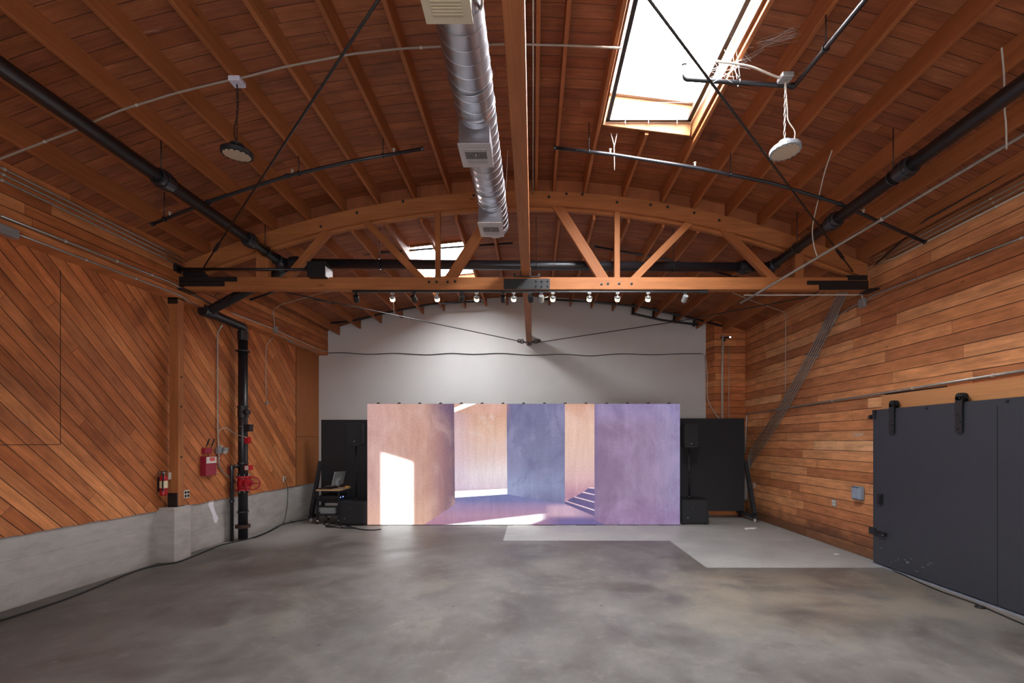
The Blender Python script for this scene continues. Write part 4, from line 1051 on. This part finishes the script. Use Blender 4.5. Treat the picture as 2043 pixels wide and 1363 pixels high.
# three at the top of the left wall
for i, (dx, zz) in enumerate(((.06, 5.06), (.05, 5.0), (.03, 4.94))):
    a_ = XL(3.5, .29)+dx+.02; b_ = XL(7.7, .29)+dx+.02
    conduit([(a_, 3.2, zz), (b_, 7.4, zz), (b_+.05, 7.85, zz-.02)], .013, '%s of three slim conduits under the eaves of the left wall' % ('upper', 'middle', 'lowest')[i], [], [(0, .5)])
# two along the bottom of the upper boarding
A1 = [on_l(0, 430, .33), on_l(340, 563, .33), on_l(420, 606, .33)]
conduit(A1, .016, 'upper metal conduit along the foot of the upper left boarding', [], [(0, .3), (0, .6), (0, .85)])
A2 = [on_l(24, 463, .33), on_l(330, 578, .33), on_l(365, 592, .33), on_l(372, 600, .3), on_l(395, 610, .26)]
conduit(A2, .014, 'lower metal conduit along the foot of the upper left boarding', [(on_l(8, 459, .34), (.08, .26, .1))], [(0, .4), (0, .75)])
A3 = [on_l(463, 625, .33), on_l(545, 656, .33), on_l(640, 700, .33), (on_y(655, 702, YB-.02))]
conduit(A3, .012, 'conduit along the upper left boarding toward the white end wall', [(on_l(550, 658, .34), (.07, .1, .13))], [(1, .3), (1, .8)], mat_condw)
A4 = [on_l(550, 665, .31), on_l(590, 686, .31), on_l(630, 702, .31), on_l(630, 708, .29)]
conduit(A4, .012, 'short bent conduit under the far end of the upper left boarding', [(on_l(579, 681, .3), (.05, .2, .05))], [])
A5 = [on_l(548, 655, .31), on_l(545, 618, .31), on_y(560, 608, 10.0), on_y(640, 585, 9.2), on_y(690, 577, 8.8)]
conduit(A5, .009, 'thin pale conduit rising from the left wall box across the far joists', [], [], mat_condw)
A6 = [on_l(548, 662, .3), on_l(546, 672, .1), on_l(531, 690, .05), on_l(530, 745, .05), on_l(531, 797, .05)]
conduit(A6, .008, 'thin white drop cord ending in an outlet on the left wall', [(on_l(532, 804, .05), (.04, .06, .09))], [], mat_condw, cat='cord', name='drop_cord')
A7 = [on_l(444, 648, .2), on_l(434, 664, .06), on_l(434, 760, .06), on_l(434.5, 858, .06), on_l(436, 893, .06), on_l(437, 930, .06), on_l(448, 946, .06), on_l(470, 963, .1)]
conduit(A7, .013, 'grey conduit running down the left wall between alarm box and riser', [(on_l(436.5, 899, .07), (.06, .1, .13))], [(2, .4), (4, .6)])
A8 = [on_l(435, 865, .07), on_l(440, 857, .1), on_l(452, 854, .12), on_y(470, 866, 9.6), on_y(492, 873, 9.55)]
cable('signal_conduit', A8, .009, 'curved flexible conduit from the wall to the riser', 6, mat_condw)
ab = thing('alarm_bell_fitting', tuple(on_l(449, 899, .06)), 'small grey fitting with white lamp beside the wall conduit', 'fitting')
c_ = on_l(448, 898, .08)
obj('body', M().rbox(c_-V((.05,.07,.05)), c_+V((.04,.07,.05)), .01), mat_grey, ab)
obj('arm', M().cyl(c_+V((.03,-.05,.02)), c_+V((.1,-.16,-.02)), .012, 8), mat_cond, ab)
obj('head', M().lathe([(.018,0),(.035,.02),(.035,.06),(.02,.065)], c_+V((.1,-.14,-.03)), (.5,-.8,-.3), 12), mat_condw, ab)
obj('head', M().lathe([(.018,0),(.03,.02),(.03,.05),(.02,.055)], c_+V((-.02,-.06,.05)), (.1,-.5,.6), 12), mat_condw, ab)

# right wall
r1 = [on_y(2075, 256, 4.8), on_y(1716, 467, 6.4), on_y(1494, 596, 8.4), on_y(1455, 622, 9.0)]
conduit([V((5.3, YREAR+.1, 5.0)), V((5.24, 4.2, 5.08)), V((5.1, 4.72, 5.2)), on_y(1520, 580, 7.86), on_y(1478, 604, 8.5)], .021, 'long silver conduit slanting down from the right eaves under the truss', [], [(2, .45)])
conduit([on_x(2050, 470, XR-.03), on_x(1745, 588, XR-.03), on_x(1725, 601, XR-.03), on_x(1700, 612, XR-.03), on_x(1672, 630, XR-.03), on_x(1650, 668, XR-.05)], .013, 'slim conduit along the right wall leading into a grey box below the truss end', [(on_x(1720, 605, XR-.035), (.06, .14, .15))], [(0, .3), (0, .03)])
conduit([on_x(1720, 598, XR-.03), on_x(1720, 587, XR-.06), (5.55, 8.1, 4.52), (3.6, 8.1, 4.515)], .012, 'slim conduit along the underside of the truss to the right wall box', [], [], mat_condw)
for i, dz in enumerate((0, .05, .1)):
    conduit([(XR-.05-.03*i, 3.4, 4.92+dz), (XR-.05-.03*i, 7.5, 4.92+dz), (XR-.1, 7.9, 4.95+dz)], .008 if i else .012, '%s of three thin wires under the eaves of the right wall' % ('lowest', 'middle', 'topmost')[i], [], [(0, .6)], mat_condw if i == 0 else None, cat='wire')
conduit([(XR-.25, 3.4, 5.12), (XR-.3, 6.6, 5.1), (XR-.1, 7.85, 4.95)], .012, 'dark thin conduit bending down to the right truss end', [], [], mat_rodm)
# fan of seven conduits running down the right wall
fan = []
nA, nB, nC, nD = (1690, 586), (1620, 755), (1545, 868), (1502, 905)
for i in range(5):
    o_ = (i-2)*1.5; xo = 0
    pts_ = [on_y(1682+o_*2.9, 583, 8.35), on_x(1655+o_*3.0, 640, XR-.04), on_x(1621+o_*3.1, 709, XR-.04), on_x(1592+o_*3.1, 762, XR-.04), on_x(1566+o_*3.0, 808, XR-.04), on_x(1536+o_*2.9, 856+o_*1.0, XR-.04), on_x(1511+o_*2.4, 893+o_*1.8, XR-.05), on_y(1496+o_*1.0, 920+o_*2, 12.5), on_y(1489+o_*.8, 955, 12.6), on_y(1488+o_*.8, 1000, 12.65)]
    r = thing('conduit', tuple(pts_[0]), '%s of five grey conduits running slanted down the right wall' % ('first from left', 'second from left', 'middle one', 'second from right', 'first from right')[i], 'conduit', 'bundle of conduits on the right wall')
    obj('tube', M().tube(smooth_path([V(q)+V((xo,0,0)) for q in pts_], 6),   .0135, 8), mat_cond, r)
bs = thing('conduit_strut', tuple(on_x(1626, 745, XR-.04)), 'metal strut clamping the conduit bundle on the right wall', 'strut')
a_, b_ = on_x(1608, 708, XR-.015), on_x(1634, 711, XR-.015)
obj('channel', M().tube([a_, b_], .018, 4, smooth=False), mat_grey, bs)
conduit([on_x(2050, 738, XR-.03), on_x(1720, 791, XR-.03), on_x(1590, 811, XR-.03), on_x(1520, 822, XR-.03), on_x(1490, 826, XR-.03), on_x(1489, 850, XR-.04), on_y(1486, 905, 12.6)], .018, 'silver conduit running along the right wall above the sliding door', [], [(0, .15), (0, .6), (1, .4)])
conduit([on_y(1462, 584, 9.0), on_y(1500, 600, 9.6), on_x(1563, 622, XR-.03), on_x(1567.5, 627, XR-.02), on_x(1567.5, 700, XR-.02), on_x(1567, 795, XR-.02)], .008, 'white cord dropping down the right wall behind the conduit bundle', [(on_x(1566, 800, XR-.02), (.03, .05, .06))], [], mat_condw, fr=.1, cat='cord', name='drop_cord')
# white conduits on the corner pier
yp = 12.86
conduit([(on_y(1442, 668, yp)), on_y(1441, 750, yp), on_y(1441, 840, yp)], .03, 'thick white conduit down the plank corner pier', [], [(0, .4)], mat_condw)
conduit([(on_y(1454, 690, yp)), on_y(1454, 760, yp), on_y(1454, 842, yp)], .008, 'thin white conduit beside the thick one on the corner pier', [], [(0, .3)], mat_condw)
cf = thing('wall_light', tuple(on_y(1450, 674, yp)), 'small dark fixture with a bright white light on the corner pier', 'light')
c_ = on_y(1447, 674, yp)
obj('bracket', M().box(c_+V((-.12,.0,-.01)), c_+V((.14,.03,.03))).box(c_+V((-.05,-.01,-.1)), c_+V((.0,.03,0))), mat_steel_b, cf)
obj('arm', M().cyl(c_+V((.1,.0,.02)), c_+V((.18,.02,.05)), .012, 8), mat_steel_b, cf)
obj('light_head', M().lathe([(.03,0),(.035,-.03),(.02,-.07)], c_+V((.12,-.03,.01)), (0,-1,0), 12), mat_black, cf)
obj('lens', M().lathe([(.022,0),(.02,.006),(.004,.01)], c_+V((.12,-.03,.01)), (0,-1,0), 12), mat_wled, cf)
# sagging cable on the white wall
wp = [(636,706),(680,704),(735,707),(790,705),(850,708),(900,705),(945,707),(1000,705),(1060,709),(1120,707),(1180,710),(1240,706),(1300,708),(1360,706),(1402,706)]
cable('wall_cable', [on_y(a_, b_, YB-.02) for a_, b_ in wp], .0105, 'wavy dark cable fixed across the white end wall above the screen', 5)
cable('hanging_cord', [on_y(1400,706,YB-.02), on_y(1407,712,13.2), on_y(1411,745,13.05), on_y(1412,795,12.95), on_y(1425,822,12.86), on_y(1436,836,12.84)], .012, 'white cord hanging from the wall cable over the corner pier', 6, mat_condw)
# hanging cords
cable('hanging_cord', [on_y(1998,95,4.3), on_y(2003,150,4.4), on_y(2004,215,4.5), on_y(2007,250,4.6), on_y(2008,298,4.7)], .008, 'pale cord hanging beside the right sprinkler main', 6, mat_condw)
cable('hanging_cord', [on_y(1660,300,6.0), on_y(1645,345,6.2), on_y(1632,400,6.5), on_y(1621,455,6.8), on_y(1624,490,6.9), on_y(1632,516,6.95)], .008, 'pale cord hanging in front of the right end of the truss', 6, mat_condw)
cable('hanging_cord', [on_y(1013,300,6.8), on_y(1010,360,6.8), on_y(1006,400,6.8)], .005, 'thin white cord hanging between the duct and the beam', 6, mat_condw)
# cords hanging from the right branch
hk = thing('hanger_wire', tuple(on_y(1225, 308, YBr)), 'pale forked wire hanger holding the branch pipe under the skylight', 'wire')
obj('wire', M().tube([on_y(1219,266,YBr), on_y(1225,290,YBr), on_y(1226,340,YBr)], .006, 6).tube([on_y(1231,266,YBr), on_y(1226,292,YBr)], .006, 6), mat_condw, hk)

# cobwebs by the skylight
random.seed(3); cw = M()
E1 = [(1440,100),(1430,120),(1422,140),(1448,86),(1455,70),(1415,158),(1460,60)]
E2 = [(1525,84),(1500,110),(1490,130),(1475,150),(1467,160),(1530,90),(1510,88)]
for i in range(20):
    a_ = random.choice(E1); b_ = random.choice(E2)
    ya, yb = 5.0+random.uniform(-.1,.15), 5.0+random.uniform(-.15,.1)
    p, q_ = on_y(a_[0]+random.uniform(-8,8), a_[1]+random.uniform(-8,8), ya), on_y(b_[0]+random.uniform(-10,10), b_[1]+random.uniform(-8,8), yb)
    m_ = (p+q_)/2+V((0,0,-random.uniform(0,.05))); cw.tube(smooth_path([p, m_, q_], 4), random.choice((.0007,.001,.0018)), 4, cap=False)
for i in range(16):
    p = on_y(1520+random.uniform(-12,12), 88+random.uniform(-8,8), 4.95); q_ = on_y(1600+random.uniform(-20,30), 62+random.uniform(-16,14), 4.7)
    cw.tube([p, q_], .0006, 4, cap=False)
tag(obj('cobweb', cw, mat_web), 'pale cobweb strung from the skylight edge over the bent pipe', 'cobweb', kind='stuff')

# ------------------------------------------------------------------ truss-mounted track lights
tk = thing('light_track', (0, YT+.07, 4.545), 'black lighting track under the bottom edge of the truss', 'lighting track')
YTK = YT+.05
obj('rail', M().box((on_y(703,0,YTK).x, YTK-.018, 4.53), (on_y(1410,0,YTK).x, YTK+.018, 4.565)), mat_steel_b, tk)
obj('feed_box', M().box((on_y(1395,0,YTK).x, YTK-.025, 4.515), (on_y(1412,0,YTK).x, YTK+.025, 4.565)), mat_steel_b, tk)
heads = [(711,0),(783,1),(826,0),(872,1),(921,0),(951,1),(1004,0),(1025,1),(1058,0),(1080,0),(1103,1),(1176,1),(1232,1),(1293,1),(1366,0)]
names = ['leftmost spotlight of the track, switched off', 'lit spotlight of the track with a white cord below it', 'dark spotlight between the two leftmost lit ones',
 'lit spotlight of the track left of the far skylight edge, second lit from the left', 'dark spotlight between second and third lit ones', 'third lit spotlight of the track from the left',
 'dark spotlight just left of the black splice plate', 'lit spotlight under the black splice plate', 'dark spotlight right under the centre beam', 'grey spotlight with side bracket just right of the beam',
 'lit spotlight just right of the splice plate', 'lit spotlight fourth from the right, beneath the right truss diagonal', 'lit spotlight third from the right end of the track', 'rightmost lit spotlight of the track', 'rightmost spotlight of the track, small and switched off']
for (px, on), nm in zip(heads, names):
    x = on_y(px, 0, YTK).x
    r = thing('track_spotlight', (x, YTK, 4.53), nm, 'spotlight', 'spotlights on the truss track')
    obj('adapter', M().box((x-.03, YTK-.016, 4.505), (x+.03, YTK+.016, 4.53)).cyl((x, YTK, 4.455), (x, YTK, 4.505), .007, 8), mat_steel_b if not on else mat_grey, r)
    d = V((random.uniform(-.35,.35), .75, -.6)).normalized() if not on else V((random.uniform(-.1,.1), .72, -.7)).normalized()
    c_ = V((x, YTK, 4.42))
    yk = M().tube([c_+V((-.045,0,.0)), c_+V((-.045,0,.035)), c_+V((.045,0,.035)), c_+V((.045,0,0))], .005, 6)
    obj('yoke', yk, mat_steel_b if not on else mat_grey, r)
    if on:
        obj('shade', M().lathe([(.022,-.05),(.03,-.045),(.032,0),(.03,.004)], c_, d, 16), mat_silver, r)
        obj('bulb', M().lathe([(.006,-.012),(.034,.0),(.04,.018),(.034,.034),(.012,.042)], c_, d, 16), mat_bulb, r)
        l = bpy.data.lights.new('spot_beam', 'SPOT'); l.energy = 5; l.color = (1, .8, .56); l.spot_size = 1.5; l.spot_blend = .6; l.shadow_soft_size = .035
        lo = bpy.data.objects.new('spot_beam', l); COL.objects.link(lo); lo.parent = r
        lo.location = (c_ + d*.05) - V(r['_o']); lo.rotation_euler = d.to_track_quat('-Z', 'Y').to_euler()
    else:
        obj('can', M().lathe([(.018,-.07),(.042,-.062),(.045,.045),(.04,.055),(.034,.05),(.03,.02)], c_, d, 18), mat_black if px != 1080 and px != 1366 else mat_grey, r)
        if px == 1080: obj('bracket_arm', M().cyl(c_, c_+V((.12,0,.04)), .01, 8), mat_grey, r)
c_ = on_y(786, 602, YTK)
cable('pull_cord', [on_y(785,602,YTK), on_y(786,618,YTK), on_y(786,633,YTK)], .005, 'short white cord hanging under the leftmost lit spotlight', 4, mat_condw)

# black box and bar on the left of the truss
eb = thing('equipment_box', tuple(on_y(630, 552, 7.75)), 'black box with its skylit right side painted white, standing on the left half of the truss', 'equipment box')
a_ = on_y(612, 551.5, 7.82); b_ = on_y(648, 521, 7.82)
obj('case', M().rbox((a_.x, 7.82, a_.z+.0), (b_.x, 8.12, b_.z), .006), mat_black, eb)
obj('paler_side', M().box((b_.x, 7.84, a_.z+.01), (b_.x+.012, 8.1, b_.z-.08)), plain('skylit_side_white', (236, 240, 246), .4, var=.03), eb)  # skylight falling on the box's right face, put into a white colour
obj('latch', M().box((b_.x, 7.86, b_.z-.07), (b_.x+.03, 7.95, b_.z-.02)), mat_steel_b, eb)
hb = thing('support_bar', tuple(on_y(352, 537, 7.86)), 'thin black bar from the left wall to the black box above the truss', 'bar')
obj('tube', M().cyl(on_y(354, 536.5, 7.86), on_y(612, 538, 7.86), .022, 10), mat_steel_b, hb)
obj('wall_plate', M().box(on_y(350, 543, 7.86)-V((.0,.06,0)), on_y(357, 529, 7.86)+V((0,.06,0))), mat_steel_b, hb)
cable('cable_tangle', [on_y(420,578,8.2), on_y(436,584,8.2), on_y(428,592,8.3), on_y(445,600,8.4), on_y(460,590,8.3), on_y(452,600,8.5), on_y(458,612,9.0), on_y(464,618,9.3), on_y(458,624,9.3), on_y(466,628,9.3)], .006, 'tangled black wires under the left end of the truss', 8)

# ------------------------------------------------------------------ fire equipment on the left wall
fe = thing('fire_extinguisher', tuple(on_l(326, 988, .12)), 'red fire extinguisher hung on the left wall beside the timber post', 'fire extinguisher')
b0 = on_l(326.5, 989, .12); b1_ = on_l(326.5, 948, .12); hh = b1_.z-b0.z
obj('cylinder', M().lathe([(.03,0),(.05,.008),(.055,.02),(.055,hh*.86),(.045,hh*.94),(.022,hh)], b0, (0,0,1), 20), mat_red, fe)
obj('label', M().lathe([(.0562,hh*.38),(.0562,hh*.72)], b0, (0,0,1), 20), mat_cream2, fe)
obj('valve', M().lathe([(.02,hh),(.024,hh+.02),(.02,hh+.05),(.012,hh+.055)], b0, (0,0,1), 12), mat_cond, fe)
tp = b0+V((0,0,hh+.05))
obj('handle', M().box(tp+V((-.012,-.12,.0)), tp+V((.012,.05,.012))).box(tp+V((-.012,-.13,-.03)), tp+V((.012,.02,-.018))), mat_black, fe)
obj('hose', M().tube(smooth_path([tp+V((.02,-.03,-.02)), tp+V((.05,-.07,-.08)), b0+V((.03,-.06,.2)), b0+V((.03,-.055,.08))], 6), .011, 8), mat_rubber, fe)
obj('tag', M().box(tp+V((.03,.06,-.13)), tp+V((.034,.15,-.01))), mat_tag, fe)
obj('wall_bracket', M().box(b0+V((-.1,-.02,hh*.2)), b0+V((-.05,.02,hh*.9))).ring(b0+V((0,0,hh*.3)), (0,0,1), .058, .004, 20, 4), mat_steel_b, fe)

al = thing('alarm_control_box', tuple(on_l(420, 930, .05)), 'large dark red alarm panel box with a white label, on the left wall', 'alarm panel')
p0, p1 = on_l(411, 950, .14), on_l(433.5, 910, .14)
xw = XL(p0.y, .03)
obj('case', M().rbox((xw, p0.y, p0.z), (p0.x, p1.y, p1.z), .006), mat_red2, al)
lh = p1.z-p0.z
lb = obj('label', M().box((p0.x, p0.y+.01, p1.z-lh*.36), (p0.x+.003, p1.y-.01, p1.z-.01)), mat_tag, al)
obj('red_square', M().box((p0.x+.003, p0.y+.1, p1.z-lh*.25), (p0.x+.005, p0.y+.24, p1.z-.02)), plain('pink_red', (214, 92, 84), .6), lb)
li = M()
for k in range(4): li.box((p0.x+.003, p0.y+.28, p1.z-.05-k*.03), (p0.x+.0045, p1.y-.03, p1.z-.045-k*.03))
obj('printed_line', li, plain('grey_print', (128, 118, 118), .6), lb)
obj('lock', M().cyl((p0.x, p1.y-.03, p0.z+lh*.45), (p0.x+.012, p1.y-.03, p0.z+lh*.45), .012, 10).cyl((p0.x, p1.y-.03, p0.z+.05), (p0.x+.012, p1.y-.03, p0.z+.05), .012, 10), mat_cond, al)
sbx = thing('alarm_radio_box', tuple(on_l(416, 900, .05)), 'small red box with two black antennas above the alarm panel', 'alarm box')
q0, q1 = on_l(409.5, 906, .1), on_l(424, 894, .1)
obj('case', M().rbox((XL(q0.y, .03), q0.y, q0.z), (q0.x, q1.y, q1.z), .006), mat_red2, sbx)
for px in (411, 421):
    a_ = on_l(px, 893.5, .09); b_ = on_l(px+7, 876, .09)
    obj('antenna', M().tube([a_, a_.lerp(b_, .25), a_.lerp(b_, .3), b_], [.006, .006, .013, .011], 8), mat_rubber, sbx)

def outlet(c, axis, w, h, label, quad=True, black=False):
    r = thing('wall_outlet', tuple(c), label, 'outlet', 'wall outlets')
    s = 1 if axis > 0 else -1
    obj('plate', M().rbox(c+V((-.008, -w/2, -h/2)), c+V((.008, w/2, h/2)), .004), mat_tag if (black or not quad) else mat_grey, r)
    for (a_, b_) in ((-.24,.22),(.24,.22),(-.24,-.22),(.24,-.22)) if quad else ((0,.22),(0,-.22)):
        cc = c+V((s*.009, a_*w, b_*h)); obj('socket', M().rbox(cc-V((.004, w*.17, h*.16)), cc+V((.004, w*.17, h*.16)), .004), mat_dark if black else mat_tag, r)
outlet(on_l(372, 986, .045), 1, .13, .14, 'white outlet with black sockets right of the timber post', True, True)
outlet(on_l(567, 956, .045), 1, .1, .13, 'small outlet with a black cord on the left wall beyond the riser', False, True)
outlet(on_x(1664, 1003.5, XR-.01), -1, .12, .13, 'four socket outlet on the right wall near the grey box')
outlet(on_x(1504.5, 968, XR-.01), -1, .1, .13, 'small outlet on the right wall beside the rolling flat', False, True)
outlet(on_l(632, 947, .3), 1, .05, .12, 'small grey outlet at the far end of the left wall', False)
gb = thing('switch_box', tuple(on_x(1712, 984, XR-.05)), 'grey metal switch box on the right wall beside the sliding door', 'switch box')
c_ = on_x(1712, 984, XR-.05)
obj('case', M().rbox(c_+V((-.05,-.11,-.12)), c_+V((.05,.11,.12)), .02), plain('blue_grey_enamel', (136, 148, 164), .45, .1), gb)
obj('cover', M().rbox(c_+V((-.062,-.09,-.1)), c_+V((-.048,.09,.1)), .008), plain('blue_grey_cover', (146, 158, 174), .45, .1), gb)
obj('lid_gap', M().box(c_+V((-.056,-.09,.1)), c_+V((.0,.09,.108))), mat_dark, gb)
obj('lever', M().cyl(c_+V((-.06,.02,-.03)), c_+V((-.075,.02,-.05)), .008, 8), mat_condw, gb)

# ------------------------------------------------------------------ sliding barn door
DXF = 5.6
yd1 = F*DXF/(1742-CX)*1.0
sd = thing('door_1', (DXF+.04, 6.2, 0), 'big charcoal sliding barn door on the right wall', 'door', kind='structure')
obj('leaf', M().box((DXF, 3.6, .035), (DXF+.07, yd1, 2.47)), mat_door, sd)
ysm = F*DXF/(1990-CX)
obj('seam', M().box((DXF-.0015, ysm-.004, .04), (DXF+.001, ysm+.004, 2.44)), mat_dark, sd)
sc2 = M(); random.seed(11)
for k in range(16):
    yy = random.uniform(6.6, 7.6); zz = random.uniform(.1, .3); sc2.box((DXF-.001, yy, zz), (DXF+.001, yy+random.uniform(.01,.07), zz+.005))
obj('scuff', sc2, plain('pale_scuff', (140, 140, 142), .7), sd)['label'] = 'pale scuff marks'
for px in (1773, 1906):
    yy = F*5.53/(px-CX); w = .05
    hs = obj('hanger_strap', M().box((DXF-.03, yy-w, 2.13), (DXF-.018, yy+w, 2.6)).lathe([(.05, -.006), (.05, .006)], (DXF-.024, yy, 2.6), (1,0,0), 20).box((DXF+.05, yy-w, 2.45), (DXF+.06, yy+w, 2.6)).lathe([(.05,-.006),(.05,.006)], (DXF+.055, yy, 2.6), (1,0,0), 20), mat_steel_b, sd)
    obj('roller', M().lathe([(.05,-.02),(.062,-.018),(.062,-.012),(.048,-.01),(.048,.01),(.062,.012),(.062,.018),(.05,.02)], (DXF+.016, yy, 2.592), (1,0,0), 24), mat_steel_b, hs)
    for k, zz in enumerate((2.18, 2.27, 2.36, 2.58)):
        obj('strap_bolt', M().lathe([(.014,0),(.014,.006),(.009,.012),(.003,.014)], (DXF-.03, yy+(-.018 if k % 2 else .018), zz), (-1,0,0), 8), mat_steel_b, hs)
obj('door_pull', M().box((DXF-.03, 7.58, 1.0), (DXF, 7.68, 1.16)).box((DXF-.05, 7.6, 1.02), (DXF-.03, 7.66, 1.14)), mat_steel_b, sd)
lt = V((DXF-.02, 7.62, .0)); zl = H+(CY-1065)*7.6/F
obj('latch', M().box((DXF-.03, 7.5, zl-.03), (DXF, 7.74, zl+.03)).cyl((DXF-.06, 7.48, zl-.01), (DXF-.04, 7.7, zl), .014, 8).box((DXF-.02, 7.74, zl-.05), (DXF+.06, 7.88, zl+.06)), mat_steel_b, sd)
rl = thing('door_rail', (5.63, 6.2, 2.48), 'flat black steel rail carrying the sliding door', 'rail')
obj('bar', M().box((DXF+.008, 3.6, 2.455), (DXF+.02, 7.74, 2.53)), mat_door, rl)
for yy in (6.75, 5.6, 4.6): obj('rail_bolt', M().lathe([(.02,0),(.02,.008),(.012,.02),(.004,.022)], (DXF+.008, yy, 2.49), (-1,0,0), 8).cyl((DXF+.02, yy, 2.49), (XR-.05, yy, 2.49), .014, 8), mat_steel_b, rl)
obj('end_stop', M().box((DXF-.02, 7.74, 2.38), (DXF+.05, 7.8, 2.53)).lathe([(.03,-.03),(.035,-.02),(.035,.02),(.03,.03)], (DXF+.01, 7.87, 2.42), (0,1,0), 12).cyl((DXF+.01, 7.78, 2.42), (DXF+.01, 7.86, 2.42), .015, 8), mat_steel_b, rl)
hdr = thing('trim_1', (XR-.03, 6, 2.66), 'pale fir header board above the sliding door', 'board', kind='structure')
timber_obj('board', (XR-.03, 3.6, 2.645), (XR-.03, 7.77, 2.645), .06, .24, mat_trim, hdr)
obj('gap_shadow', M().box((XR-.012, 6.6, 2.765), (XR+.01, 7.75, 2.79)), mat_dark, hdr)
ts = M().box((DXF-.02, 3.6, 0), (DXF+.1, yd1+.05, .018)); o = obj('trim_2', ts, mat_strip); tag(o, 'pale metal threshold strip under the sliding door', 'threshold', kind='structure')
wd_ = on_x(1712, 866, XR-.001); wm = M(); wp_ = []
for k in range(14):
    t = PI*k/13; wp_.append((wd_.y+.16*math.cos(t), wd_.z+.02-.07*math.sin(t)))
wm.prism(wp_, 0, XR-.003, XR+.001)
o = obj('bare_patch', wm, plain('scraped_wood', (188, 152, 126), .7, var=.25, scale=30), wr); o['label'] = 'scraped pale patch on a plank'
